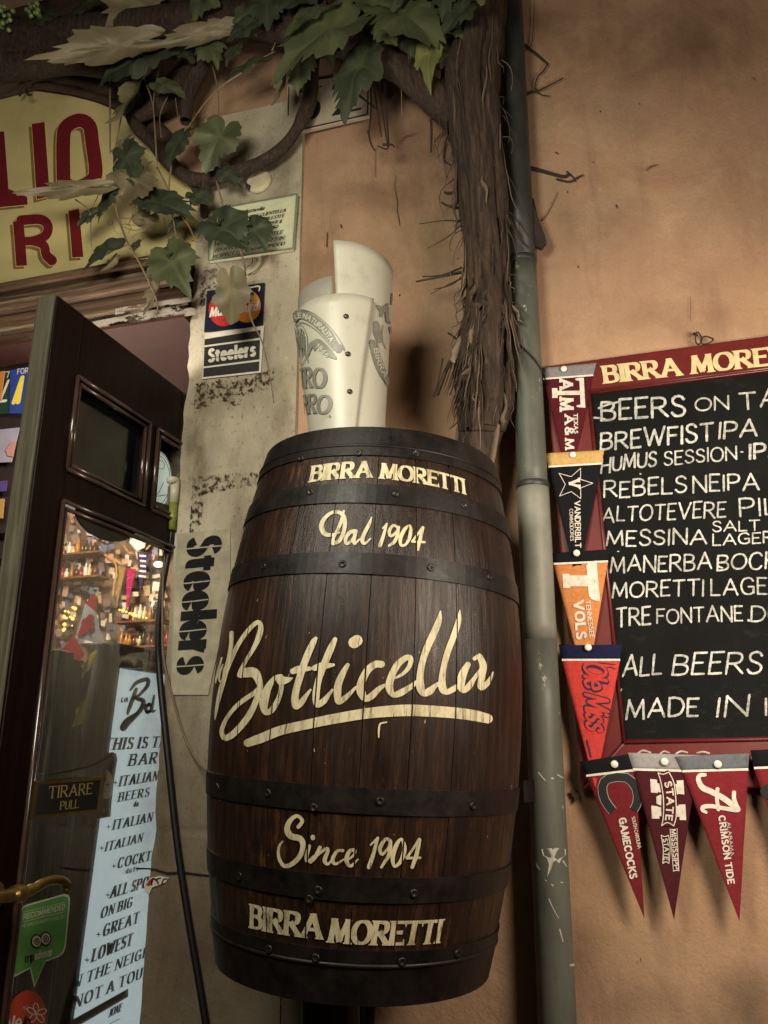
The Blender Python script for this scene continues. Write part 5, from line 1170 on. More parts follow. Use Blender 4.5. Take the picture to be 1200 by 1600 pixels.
# thick twisted strands of old wood wound round the core
rs_ = random.Random(3)
for k in range(8):
    a0 = -.25+k*(math.pi+.5)/7; pts = []; tw = rs_.uniform(.25, .6)*(1 if k % 3 else -1); rr = rs_.uniform(.26, .42)
    for i in range(6, NP_-4, 2):
        x, y, z, r = c4[i]; a = a0+tw*math.sin(i*.045+k)+.25*noise.noise((k, i*.06, 2)); q = r*(.80+.12*noise.noise((k*3, i*.09, 5)))
        pts.append((x+math.cos(a)*q, y-math.sin(a)*q if math.sin(a) > -.2 else y, z, r*rr*(1+.35*noise.noise((k, i*.13, 9)))))
    obj('wood_strand', bumpy(pts, 12, .3, (2.5, 18)), M['bark'], vn)
# loose bark strips
rnd = random.Random(21); mb = MB()
NP = len(tk)*8-8
def tpos(f):
    i = min(len(c4)-2, max(0, int(f))); u = f-i; a, b = c4[i], c4[i+1]; return tuple(a[k]+(b[k]-a[k])*u for k in range(4))
for q in range(105):
    f0 = rnd.uniform(14, NP-6); ln = rnd.uniform(4, 17); an = rnd.uniform(-.5, math.pi+.5); w_ = rnd.choice((.0012, .003, .006, .010, .013))*rnd.uniform(.7, 1.2)
    loose = rnd.random() < .18; pts = []; n = 9; k0 = rnd.uniform(-.002, .006); dr2 = rnd.uniform(-.3, .3)
    for i in range(n):
        u = i/(n-1); x, y, z, r = tpos(f0+ln*u); a = an+dr2*u+.25*noise.noise((q, u*2, 0))
        out = r*(1.0+.1*rnd.random()*.3)+.002+k0*math.sin(u*math.pi)+(.03*u**2.2*rnd.uniform(.5, 1.2) if loose else 0)
        pts.append(Vector((x+math.cos(a)*out*(1 if math.sin(a) > -.3 else .9), y-abs(math.sin(a))*out if math.sin(a) > 0 else y, z)))
    mb.tube(pts, [w_*(1-.7*abs(2*i/(n-1)-1)**3) for i in range(n)], 5, flat=.22, tone=max(.001, rnd.random()**2.0))
# skirt of strips hanging over the barrel top, and tufts under the knot
cl_ = [(rnd.uniform(-.2, math.pi+.2), rnd.uniform(20, 44), rnd.uniform(.2, 1.)) for _ in range(11)]
for q in range(110):
    ca_ = cl_[q % 11]; a = ca_[0]+rnd.gauss(0, .13); x, y, z, r = tpos(NP-ca_[1]-rnd.gauss(0, 2.)); ln = rnd.uniform(.08, .21); w2 = rnd.choice((.002, .005, .008, .011))*rnd.uniform(.7, 1.2); fl = ca_[2]*rnd.uniform(.7, 1.2)
    b = Vector((x+math.cos(a)*r*.95, y-math.sin(a)*r*.95, z)); side = Vector((math.cos(a)*.34*fl-.1*fl, -abs(math.sin(a))*.22*fl, -1)).normalized()
    pts = [b+side*ln*u+Vector((.006*noise.noise((q, u*3, 1)), .006*noise.noise((q, u*3, 4)), 0)) for u in [i/7 for i in range(8)]]
    mb.tube(pts, [w2*(1-.75*i/7) for i in range(8)], 5, flat=.22, tone=max(.001, rnd.random()**2.2))
for q in range(60):
    f0 = rnd.uniform(20, NP-40); x, y, z, r = tpos(f0); sg_ = -1 if rnd.random() < .75 else 1
    b = Vector((x+sg_*r, y-.01, z)); dx = rnd.uniform(.01, .05); dz = rnd.uniform(-.14, -.03)
    mb.tube([b+Vector((sg_*dx*math.sin(u*2.2), -.01*u, dz*u+.01*math.sin(u*5+q))) for u in [i/6 for i in range(7)]], [.0016*(1-.6*i/6) for i in range(7)], 4, tone=max(.001, rnd.random()**3))
def px_tube(mb, s, y, r, seg=6, n=4, tone=0.):
    pts = [q for q in _p(s)]; P = [tuple(W(q[0], q[1], -(q[2] if len(q) > 2 else y))) for q in pts]; P = cr(P, n); m = len(P)
    mb.tube(P, [r*(1-.5*i/m) for i in range(m)], seg, tone=tone)
for s in ('722,425 690,432 650,440', '722,418 690,430 660,432', '724,430 705,445 678,452', '720,345 690,345 655,350', '722,350 700,370 668,388', '715,300 700,302 694,300', '716,325 700,322 690,316', '728,500 712,540 692,585 678,622', '726,505 705,560 684,618', '690,112 688,160 690,190', '672,160 674,200 674,236', '722,435 700,445 672,460', '692,560 684,600 676,620', '800,335 820,360 838,395 834,425', '790,330 812,372 832,392'): px_tube(mb, s, .12, rnd.uniform(.0018, .005), tone=.05)
obj('loose_bark', mb, M['bark'], vn)
def branch(s, rad, y=.1, mat='bark', amp=.15, name='branch'):
    P = _p(s); pp = []
    for q in P:
        p = W(q[0], q[1], -(q[3] if len(q) > 3 else y)); pp.append(tuple(p)+((q[2] if len(q) > 2 else rad)/FPX*(p-CAM).dot(fwd),))
    obj(name, bumpy(cr(pp, 7), 14, amp, (2, 9)), M[mat], vn)
branch('745,200,34,.12 715,178,30,.13 672,145,26,.14 628,110,23,.14 585,85,24,.14 530,60,26,.15 440,38,28,.15 330,35,30,.15 220,52,32,.15 110,60,32,.14 -20,70,32,.13 -200,80,32,.13', 30)
branch('640,118,16 600,80,18 560,20,18 530,-60,20', 18, .15); branch('330,35,16 270,90,17 210,110,18 120,96,20 0,104,24 -160,110,24', 18, .11)
branch('488,92,12 484,150,12 474,182,12 462,205,9 440,232,10 402,256,10 350,273,11 315,281,11 285,272,10 258,250,9 238,224,9 215,200,10 207,176,12 212,150,12', 10, .07, amp=.18)
branch('318,282,9 322,300,8 318,318,5', 8, .07); branch('300,110,14 270,150,14 240,170,12 215,185,8', 12, .09); branch('380,20,13 330,80,14 296,140,12 290,190,9', 12, .12)
# pieces of old tie roots hanging left of the trunk
mb = MB()
for s in ('590,110 594,150 600,190 606,230', '583,112 588,160 596,214', '578,120 580,170 576,210', '600,120 603,170 606,205 606,232 590,228', '575,205 580,225 586,236', '598,226 612,226 616,230', '560,148 575,160 590,172', '672,150 674,190 673,238', '690,140 690,165 700,190', '695,232 694,250 704,258'):
    mb = MB(); px_tube(mb, s, .11, .0035, 6); obj('dead_twig', mb, M['dead'], vn)
for s, r in (('808,62 830,78 856,100', .005), ('856,100 848,112 840,120 836,138 846,148 860,150', .0025), ('817,150 845,140 880,122', .003), ('825,262 850,268 880,276 890,272', .006), ('870,280 890,284 902,278 912,273', .003), ('886,268 895,276 900,284', .0022), ('832,310 842,352 848,390', .003), ('812,88 826,74 832,60 835,0', .0016), ('846,346 858,330 872,300', .0012), ('834,345 838,390 834,430', .0016)):
    mb = MB(); px_tube(mb, s, .012, r); obj('dead_twig', mb, M['dead'], vn)
mb = MB()
mb.prism([W(828, 318, -.05), W(834, 325, -.05), (W(852, 372, -.05)), W(854, 382, -.05), W(846, 392, -.05), W(836, 388, -.05), W(833, 350, -.05)], Vector((0, -.012, 0)))
obj('bark_flap', mb, M['dead'], vn)
# leaves
def leafmat(name, top, bottom, vein):
    t = NT(name); gm = t.n('ShaderNodeNewGeometry'); f = t.noise(16, 5, .6)
    a = t.ramp(f, [(.3, tuple(x*.7 for x in lin(top)[:3])+(1,)), (.7, lin(top))]); b = t.ramp(f, [(.3, tuple(x*.75 for x in lin(bottom)[:3])+(1,)), (.7, lin(bottom))])
    at = t.n('ShaderNodeAttribute', attribute_name='tone'); c = t.mix(gm.outputs['Backfacing'], a, b); c = t.mix(t.math('MULTIPLY', at.outputs['Fac'], .5), c, lin(vein))
    c = t.mix(t.ramp(t.noise(40, 6, .7), [(.66, 0.), (.74, .5)]), c, lin('#6b5a36'))
    t.color(c).rough(.5).bump(t.noise(60, 4), .3, .002); t.b.inputs['Specular IOR Level'].default_value = .4
    t.b.inputs['Subsurface Weight'].default_value = 0; return t.m
M['leaf_g'] = leafmat('green_leaf', '#50553a', '#66644a', '#676a45'); M['leaf_d'] = leafmat('dark_green_leaf', '#3a402f', '#5e604a', '#545a3f'); M['leaf_p'] = leafmat('pale_leaf', '#5f5a42', '#746950', '#85795d'); M['leaf_y'] = leafmat('yellow_green_leaf', '#666a3c', '#76744d', '#86844f')
HALF = [(0,.03),(.06,-.09),(.16,-.14),(.28,-.12),(.37,-.04),(.45,.02),(.42,.09),(.50,.16),(.47,.22),(.45,.27),(.53,.33),(.57,.41),(.53,.47),(.54,.55),(.45,.58),(.39,.65),(.31,.66),(.31,.73),(.24,.78),(.2,.84),(.12,.89),(.08,.96),(0,1.04)]
OUT = HALF+[(-x, y) for x, y in HALF[-2:0:-1]]
def leaf(mb, base, tip, nrm, wide=1., curl=.2, fold=.15, seed=0):
    rn = random.Random(seed); base, tip = Vector(base), Vector(tip); Y = tip-base; L = Y.length; Y.normalize(); X = Y.cross(nrm).normalized(); N = X.cross(Y)
    jt = [1+rn.uniform(-.1, .1) for _ in OUT]; c = (0, .3); ph = rn.uniform(0, 6); sk = rn.uniform(-.12, .12)
    vs = []; tone = []
    def P3(x, y):
        z = -curl*(x*x*1.2+.5*(y-.35)**2)+fold*abs(x)+.035*math.sin(x*9+ph)*math.cos(y*7+ph)+.02*math.sin(y*15+ph)
        return base+X*(x*wide*L+sk*L*y*.2)+Y*(y*L)+N*(z*L)
    rings = (.0, .33, .66, 1.)
    vs.append(P3(*c)); tone.append(1.)
    for k in rings[1:]:
        for (x, y), j in zip(OUT, jt):
            jj = 1+(j-1)*k; X_, Y_ = c[0]+(x*jj-c[0])*k, c[1]+(y*jj-c[1])*k; vs.append(P3(X_, Y_))
            r = math.hypot(x, y-.3); tip_like = min(abs(math.atan2(x, y-.02)-a) for a in (0, .85, -.85, 2., -2., 1.8)); tone.append(max(0, 1-tip_like*9)*(1-k*.5)+.001)
    n = len(OUT); fs = [(0, 1+i, 1+(i+1) % n) for i in range(n)]
    for q in range(2): fs += [(1+q*n+i, 1+(q+1)*n+i, 1+(q+1)*n+(i+1) % n, 1+q*n+(i+1) % n) for i in range(n)]
    o = len(mb.v); mb.v += vs; mb.tone += tone
    for f in fs: mb.f.append([o+i for i in f]); mb.sm.append(True); mb.mi.append(0)
LV = [ # base px, tip px, depth, depth change, width, material, tilt of normal (x, z), fold
 ((238, 62), (62, 95), .22, .06, .24, 'p', .2, -.9, .05), ((262, 72), (150, 122), .20, .0, .55, 'd', .0, .2, .2), ((232, -20), (168, 62), .2, .0, .7, 'p', .3, -.5, .1), ((232, 105), (182, 196), .16, .0, .42, 'p', -.6, -.2, .1),
 ((362, 42), (234, 74), .2, .03, .22, 'p', .1, -.9, .05), ((182, 268), (248, 300), .15, .02, .62, 'p', .1, -.3, .25), ((190, 232), (215, 285), .16, .0, .75, 'd', -.4, .2, .2), ((165, 290), (28, 300), .16, .05, .17, 'p', .0, -.95, .05), ((178, 292), (148, 345), .13, .0, .6, 'd', -.3, .2, .2),
 ((226, 312), (304, 338), .14, .02, .5, 'd', .0, .5, .3), ((352, 195), (320, 258), .15, .0, .95, 'g', .2, .1, .35), ((288, 205), (262, 258), .14, .0, .75, 'd', -.2, .2, .25), ((332, 345), (388, 386), .13, .01, .75, 'd', .1, .2, .4), ((388, 345), (415, 388), .12, .0, .85, 'd', .3, .1, .3), ((350, 340), (306, 366), .12, .0, .8, 'd', -.2, .4, .3),
 ((192, 384), (128, 418), .13, .0, .65, 'd', .0, .5, .4), ((205, 388), (222, 372), .13, .0, .9, 'd', .0, .3, .1), ((262, 392), (292, 455), .15, .0, .85, 'g', .1, .1, .4), ((268, 390), (238, 425), .14, .0, .8, 'd', -.2, .2, .3), ((250, 432), (232, 492), .11, .0, .42, 'p', -.5, .0, .1), ((358, 428), (366, 508), .15, .0, .62, 'p', .0, .0, .3), ((266, 384), (272, 366), .12, .0, .8, 'g', .0, 0, .1), ((380, 455), (396, 472), .13, .0, .7, 'g', .3, 0, .1),
 ((560, 20), (428, 105), .26, .02, .80, 'g', .1, .25, .3), ((520, 10), (440, 56), .27, .02, .5, 'g', .0, .6, .3), ((575, 70), (536, 178), .22, .0, .62, 'd', -.2, .0, .2), ((455, 100), (432, 168), .16, .0, .22, 'p', -.8, 0, .05), ((475, 70), (462, 142), .2, .0, .5, 'g', .3, .1, .2), ((566, -10), (628, 45), .25, .0, .6, 'g', .3, .2, .3), ((612, 8), (690, 62), .25, .02, .85, 'g', .1, .3, .3), ((735, 4), (690, 50), .26, .0, .9, 'd', .0, .3, .3), ((672, 60), (668, 130), .22, .0, .5, 'y', -.2, 0, .3), ((690, 62), (692, 105), .2, .0, .7, 'g', .3, 0, .2), ((660, 40), (705, 52), .24, .0, .14, 'y', 0, -.9, 0),
 ((415, 90), (345, 122), .2, .0, .4, 'd', .0, .4, .2), ((400, 30), (352, 60), .24, .0, .8, 'd', .1, .2, .2), ((330, -20), (300, 30), .24, .0, .8, 'g', .1, .2, .2), ((420, -15), (415, 40), .24, .0, .9, 'd', .1, .2, .2), ((385, 10), (395, 50), .22, .0, .8, 'g', .1, .2, .2), ((460, -30), (500, 20), .24, .0, .9, 'd', .1, .2, .2), ((640, -40), (612, 12), .27, .0, .9, 'd', .1, .2, .2), ((700, -35), (690, 20), .27, .0, .9, 'd', .1, .2, .2), ((150, 330), (120, 352), .13, 0, .7, 'd', .2, .3, .3), ((215, 335), (250, 352), .12, 0, .7, 'p', .2, .2, .3), ((300, 300), (330, 318), .12, 0, .8, 'd', .1, .3, .2), ((235, 300), (206, 322), .12, 0, .6, 'p', -.2, .2, .2), ((345, 262), (372, 290), .1, 0, .6, 'd', .2, .2, .2), ((285, 340), (262, 362), .12, 0, .7, 'd', 0, .3, .3), ((205, 215), (175, 240), .14, 0, .6, 'p', -.2, 0, .2), ((245, 128), (285, 148), .16, 0, .6, 'g', .2, .3, .2), ((270, 60), (300, 95), .18, 0, .7, 'd', .2, .3, .2), ((320, 60), (340, 100), .19, 0, .7, 'g', .1, .3, .2), ((372, 68), (352, 100), .2, 0, .8, 'd', -.1, .3, .2), ((505, 60), (520, 98), .2, 0, .7, 'g', .1, .2, .2), ((545, 100), (520, 122), .18, 0, .6, 'd', -.1, .2, .2), ((640, 50), (640, 90), .21, 0, .7, 'd', .1, .2, .2), ((715, 40), (735, 62), .22, 0, .7, 'g', .2, .2, .2), ((182, 400), (160, 425), .12, 0, .6, 'p', 0, .3, .3), ((90, 20), (40, 40), .2, 0, .6, 'd', 0, .3, .2), ((150, 0), (100, 25), .2, 0, .7, 'd', 0, .3, .2), ((590, 40), (620, 68), .24, .0, .7, 'g', 0, .3, .2)]
for i, (b, t_, y, dy, wd, mt, tx, tz, fo) in enumerate(LV):
    mb = MB(); B0 = W(*b, -y); T0 = W(*t_, -y-dy); n_ = Vector((tx, -1, tz)).normalized(); 
    if mt == 'p': n_ = -n_
    leaf(mb, B0, T0, n_, wd, .45, fo*1.3, i+3); obj('leaf', mb, M['leaf_'+mt], vn)
rnd = random.Random(8); mbs = {'g': MB(), 'd': MB()}
for q in range(190):
    px, py = rnd.uniform(-60, 760), rnd.uniform(-420, -5)
    if py > -60 and px < 250: continue
    y = rnd.uniform(.06, .36); B0 = W(px, py, -y); a = rnd.uniform(0, 6.28); L = rnd.uniform(.06, .14); d = Vector((math.cos(a)*.8, rnd.uniform(-.5, .1), -abs(math.sin(a))*.9-.1)).normalized()
    leaf(mbs[rnd.choice('gddd')], B0, B0+d*L, Vector((rnd.uniform(-.5, .5), -1, rnd.uniform(-.2, .8))).normalized(), rnd.uniform(.7, 1), .25, .25, q+100)
for k in mbs: obj('foliage', mbs[k], M['leaf_'+k], vn)
# green shoots, petioles and tendrils
mb = MB()
for s, r in (('172,115 172,180 172,240', .0042), ('178,118 192,150 188,190 180,232', .003), ('170,116 182,132 192,152', .002), ('218,108 236,152 242,200 246,262', .0028), ('248,108 240,160 244,250', .002), ('246,262 262,295 268,330', .003), ('306,62 330,100 340,140 342,180 345,200 335,208', .0026), ('400,100 340,140 300,190 270,250', .0036), ('300,190 284,215 268,250', .003), ('178,300 182,330 190,355 200,380 215,405 235,445 246,475 244,496', .0042), ('268,255 264,300 272,350 280,395', .0026), ('338,282 348,320 352,350', .0030), ('340,340 338,370 332,405', .002), ('374,385 383,420 382,450 388,480 395,505 408,530 416,560 422,590 428,630', .0030), ('118,312 140,330 142,360 143,390', .0022), ('160,292 140,335 150,330', .0016), ('285,338 296,355 304,372', .0034), ('218,302 205,340 200,352', .002), ('620,40 560,62 520,70 480,82', .0046), ('548,52 570,46 600,50 590,66', .0032), ('500,-20 515,18 500,40', .003), ('66,40 54,60 46,80 32,92', .003), ('420,0 430,20 440,36', .003), ('228,0 262,30 265,30', .003), ('620,90 626,120 628,180', .0018), ('690,110 690,150 690,180', .0018), ('358,440 345,420 335,410', .0022), ('430,80 410,90 390,98', .002), ('262,392 240,402 215,405', .0022), ('262,150 250,180 252,215', .002), ('274,152 278,180 284,195', .0018), ('425,80 438,50 462,10', .003)):
    mb = MB(); px_tube(mb, s, .13, r, 6, 5); obj('shoot', mb, M['stem'], vn)
for s in ('182,340 210,342 235,345 250,342', '190,350 215,352 240,350 250,345', '188,352 210,360 240,352 236,362 215,365 205,372', '196,348 205,356 200,364', '168,346 172,352 176,350', '175,345 180,362 190,366', '256,340 258,360 250,366', '300,376 312,378 318,370'):
    mb = MB(); px_tube(mb, s, .12, .0009, 5, 6); obj('tendril', mb, M['twig'], vn)
t = NT('green_grape'); t.color(t.ramp(t.noise(20, 3), [(.3, lin('#55663a')), (.7, lin('#8a9a5f'))])).rough(.35); M['grape'] = t.m
for c, nn, sp in (((52, 8), 26, 24), ((8, 34), 26, 30)):
    mb = MB(); rn = random.Random(c[0])
    for i in range(nn):
        a = rn.random()**.7; px, py = c[0]+rn.gauss(0, sp*.45)*(1-.4*a), c[1]-26+a*44; y = .2+rn.uniform(-.025, .025); mb.ball(W(px, py, -y), rn.uniform(.007, .0095), 0, 12, 9)
    obj('grape_bunch', mb, M['grape'], vn)
mb = MB(); mb.tube([W(30, 150, -.06), W(50, 118, -.075), W(55, 112, -.07)], .005, 6); mb.tube(cr([tuple(W(a, b, -.075)) for a, b in ((54, 112), (48, 128), (42, 138), (44, 148), (50, 148))], 4), .004, 6)
tag(obj('iron_hook', mb, M['iron']), 'small rusty hook on the beam above the arched sign', 'hook')
# ------------------------------------------------------------------ bar room behind the doorway
M['room'] = simple('tan_room_wall', '#6f5645', .8, .2, 3); M['shelf'] = wood('bar_shelf_wood', '#4a2d1a', '#7a5233', .5, 30, along=(.05, 1, 1))
mb = MB()
def quad(*p): mb.add([Vector(q) for q in p], [(0, 1, 2, 3)])
YB = 2.3
quad((-5, YB, 0), (-.35, YB, 0), (-.35, YB, 2.9), (-5, YB, 2.9)); quad((-.35, .26, 0), (-.35, YB, 0), (-.35, YB, 2.9), (-.35, .26, 2.9)); quad((-5, .26, 0), (-5, YB, 0), (-5, YB, 2.9), (-5, .26, 2.9))
quad((-5, .26, 2.9), (-.35, .26, 2.9), (-.35, YB, 2.9), (-5, YB, 2.9)); quad((-5, .26, .004), (-.35, .26, .004), (-.35, YB, .004), (-5, YB, .004))
tag(obj('bar_room', mb, M['room']), 'tan walled bar interior seen through the open doorway', 'bar interior')
IP = lambda y: Flat((0, y, 0), (0, -1, 0))
# panelling left of the door: licence plates and framed pictures
YP = .06
zg = zm(0, 530, 5.926); QP = IP(YP)
pb_ = thing('display_panel', 'dark panel inside the doorway, left of open door', 'panel', QP.at(10, 1000))
mb = MB(); poly(mb, [(-200, 574), (46, 548), (-88, 1500), (-380, 1530)], QP, None, -.03, .02); obj('board', mb, simple('dark_panel_board', '#2a1c19', .6, .3, 15), pb_)
mb = MB()
for y in (840, 880, 930): poly(mb, [(-100, y), (20, y-8), (20, y), (-100, y+10)], QP, None, -.01, .012)
obj('ledge', mb, M['door'], pb_)
def card(label, name, cat, pts, cols, y, z=None, emit=0, group=None, th=.004):
    P = IP(y) if not isinstance(y, Flat) else y; ob = thing(name, label, cat, P.at(*((z(*pts[0])) if z else pts[0])), group)
    mb = MB(); poly(mb, pts, P, z, 0, th); m = cols[0] if not isinstance(cols[0], str) else simple('print_'+cols[0][1:], cols[0], .5, .12, 20, emit=emit); o = obj('sheet', mb, m, ob)
    return ob, P
lp, P = card('blue licence plate with yellow letter A and white frame text', 'licence_plate', 'licence plate', [(105, 290), (330, 250), (290, 690), (95, 690)], ['#2a3f86'], YP-.02, zg)
mb = MB(); put(mb, 'FOR', 'plate', P, (168, 330), (272, 318), (172, 284), zg, off=.0052); obj('small_lettering', mb, M['white_ink'], lp)
mb = MB(); put(mb, 'A', 'plate', P, (118, 592), (200, 584), (175, 368), zg, off=.0052, wv=.2, wh=.16); obj('lettering', mb, simple('plate_yellow', '#e0c548', .5, .1), lp)
lp, P = card('dark green licence plate with white letter L beside the blue plate', 'licence_plate', 'licence plate', [(-60, 330), (108, 288), (98, 690), (-60, 700)], ['#1f3a2e'], YP-.012, zg)
mb = MB(); put(mb, 'L', 'plate', P, (20, 580), (98, 574), (55, 395), zg, off=.0052, wv=.14, slant=.25); put(mb, '70', 'plate', P, (65, 362), (158, 348), (62, 312), zg, off=.0052); obj('lettering', mb, M['white_ink'], lp)
card('orange edged card left of the licence plates', 'card', 'card', [(-80, 320), (50, 298), (10, 560), (-80, 580)], ['#b8793a'], YP-.026, zg)
card('pale grey photograph under the licence plates', 'framed_print', 'picture', [(-80, 850), (185, 822), (110, 1140), (-80, 1150)], ['#8f8794'], YP-.02, zg)
card('small pinkish photo lying over the grey photograph', 'photo', 'photo', [(60, 1030), (110, 960), (150, 940), (125, 1090), (80, 1085)], ['#a8766a'], YP-.027, zg)
card('purple strip poster below the grey photograph', 'poster', 'poster', [(-80, 1330), (70, 1312), (62, 1410), (-80, 1420)], ['#4a3a6a'], YP-.02, zg)
card('brown patterned card at the bottom of the dark panel', 'card', 'card', [(-80, 1490), (45, 1480), (30, 1660), (-80, 1660)], ['#a07a4a'], YP-.02, zg)
# ------------------------------------------------------------------ lit menu board beside the door
MO = Vector((-.95, 0, 0)); MP = Flat(MO, DN)
def MPT(s, z, o=0.): return MO+DD*s+Vector((0, 0, z))+DN*o
def ms_(px, py): p = MP.at(px, py)-MO; return p.dot(DD), p.z
s0 = ms_(158, 1180)[0]; zt_ = ms_(205, 1046)[1]; print('menu', s0, zt_, ms_(105, 1590))
mn = thing('menu_board', 'lit white bar menu board with black italic printing in weathered frame', 'menu board', MPT(s0, 0))
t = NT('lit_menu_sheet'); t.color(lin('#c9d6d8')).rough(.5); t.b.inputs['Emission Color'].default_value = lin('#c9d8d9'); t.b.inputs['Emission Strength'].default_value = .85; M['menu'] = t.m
tl_, bl_ = MP.at(178, 1043), MP.at(104, 1592); bl_ = tl_+(bl_-tl_)*((tl_.z-.05)/(tl_.z-bl_.z))
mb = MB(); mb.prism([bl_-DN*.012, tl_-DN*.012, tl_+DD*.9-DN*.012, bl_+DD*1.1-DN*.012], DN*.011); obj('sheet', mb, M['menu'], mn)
mb = MB(); mb.obox(MPT(s0-.02, zt_, -.03), DD*.92, Vector((0, 0, ms_(205, 1010)[1]-zt_)), DN*.05); obj('frame_top', mb, M['weather_x'], mn, .004)
sl0 = ms_(104, 1180)[0]
mb = MB(); h_ = Vector((0, 0, ms_(178, 1010)[1]-tl_.z)); mb.prism([bl_-DD*.088-DN*.03, bl_-DD*.002-DN*.03, tl_-DD*.002-DN*.03, tl_-DD*.002+h_-DN*.03, tl_-DD*.086+h_-DN*.03], DN*.055); obj('frame_post', mb, M['weather'], mn, .004)
mb = MB(); mb.obox(MPT(s0-.19, .0, -.028), DD*.05, Vector((0, 0, zt_-.02)), DN*.03); obj('dark_gap_panel', mb, M['door'], mn)  # dark panel put in for the unlit gap between the posts
mb = MB()
for s, a, b, c in (('THIS IS THE', (483, 309), (810, 290), (491, 250)), ('BAR', (600, 382), (735, 368), (608, 325)), ('ITALIAN', (556, 478), (740, 448), (562, 428)), ('BEERS', (552, 550), (700, 522), (556, 506)), ('da', (625, 573), (650, 570), (626, 545)),
    ('ITALIAN', (526, 682), (715, 640), (531, 634)), ('ITALIAN', (490, 783), (668, 735), (496, 738)), ('COCKTAILS', (548, 862), (800, 800), (553, 812)), ('da Fr', (588, 886), (650, 872), (588, 862)),
    ('ALL SPORTS', (513, 1002), (770, 925), (520, 946)), ('ON BIG', (470, 1097), (620, 1040), (475, 1046)), ('GREAT', (480, 1182), (650, 1114), (484, 1126)), ('LOWEST', (428, 1302), (620, 1218), (433, 1240)),
    ('IN THE NEIGHBOR', (318, 1437), (800, 1225), (325, 1380)), ('NOT A TOURIST', (345, 1522), (780, 1320), (349, 1464)), ('fONE', (505, 1562), (565, 1530), (510, 1520)) if 0 else ('JONE', (505, 1562), (570, 1528), (510, 1522))):
    put(mb, s, 'didone', MP, a, b, c, z6, off=.0006)
for x, y, r in ((540, 459, 9), (508, 666, 9), (476, 765, 10), (533, 850, 10), (505, 985, 10), (461, 1170, 11), (407, 1290, 12), (328, 1508, 13)):
    poly(mb, [(x+(r*1.2 if k % 2 == 0 else r*.32)*math.cos(k*math.pi/4), y+(r*1.5 if k % 2 == 0 else r*.4)*math.sin(k*math.pi/4)) for k in range(8)], MP, z6, .0006)
poly(mb, [(300, 1592), (600, 1424), (600, 1462), (340, 1615)], MP, z6, .0007); trace(mb, ['515,1588,3 560,1566,3'], MP, z6, .0006)
z8 = zm(0, 800, 3)
trace(mb, ['638,830,16 620,880,20 600,935,16 598,950,8', '610,835,10 640,800,18 690,785,20 690,815,18 655,855,14 635,872,16 670,885,22 665,915,22 640,950,20 600,990,22 578,1015,26 572,1005,20 590,975,14 630,950,14 660,935,12', '700,900,16 682,915,18 690,940,16 708,925,14 705,905,12', '722,860,10 715,900,14 712,935,12 728,930,8', '572,870,5 568,890,6 575,888,5', '596,870,5 582,880,5 588,890,5 594,872,5 597,888,5'], MP, z8, .0006)
obj('printing', mb, M['ink'], mn)
BPp = Flat(MO+DN*.012, DN)
bp = thing('bottle_badge', 'black bottle shaped badge with round white emblem on menu board', 'badge', BPp.at(160, 1285))
bot = [(480, 330), (500, 322), (525, 315), (540, 322), (546, 350), (538, 400), (528, 470), (518, 560), (514, 618), (440, 632), (438, 560), (455, 470), (468, 400), (474, 355)]
mb = MB(); poly(mb, bot, BPp, z6, 0, .003); obj('gold_edge', mb, M['brass'], bp)
mb = MB(); poly(mb, [(492+(x-492)*.9, 478+(y-478)*.965) for x, y in bot], BPp, z6, .0036); obj('ground', mb, M['ink'], bp)
mb = MB(); poly(mb, ell(495, 468, 30, 68), BPp, z6, .0042); obj('emblem', mb, M['white_ink'], bp)
def astro(cx, cy, r, mat):
    mb = MB(); poly(mb, [(cx+(r if k % 2 == 0 else r*.3)*.55*math.cos(k*math.pi/4), cy+(r if k % 2 == 0 else r*.3)*math.sin(k*math.pi/4)) for k in range(8)], BPp, z6, .0048); obj('emblem_mark', mb, mat, bp)
astro(488, 440, 22, M['chrome_red']); astro(498, 468, 22, simple('mark_blue', '#23508f', .5)); astro(487, 500, 20, simple('mark_gold', '#c49a34', .5)); 
mb = MB(); poly(mb, ell(480, 588, 7, 14, 10), BPp, z6, .0042); obj('lower_mark', mb, M['chrome_red'], bp)
# weathered post, and a dark strip added for the unlit gap, behind the glass
MQ = Flat(Vector((-.86, 0, 0)), DN)
def post(label, xa, xb, yt, mat, dn=.0):
    a = hit(xa, 1180, (-.86, 0, 0), DN); b = hit(xb, 1180, (-.86, 0, 0), DN); t3 = hit((xa+xb)/2+8, yt, (-.86, 0, 0), DN)
    mb = MB(); mb.obox(Vector((a.x, a.y, 0)), b-a, Vector((0, 0, t3.z)), DN*-.04); o = obj('post_or_gap_strip', mb, mat, bevel=.004); tag(o, label, 'post')
post('weathered grey post behind the door glass, left of the flag', 74, 100, 1015, M['weather'])
post('dark strip standing for the shaded gap beside the menu board frame', 101, 118, 1030, M['door'])
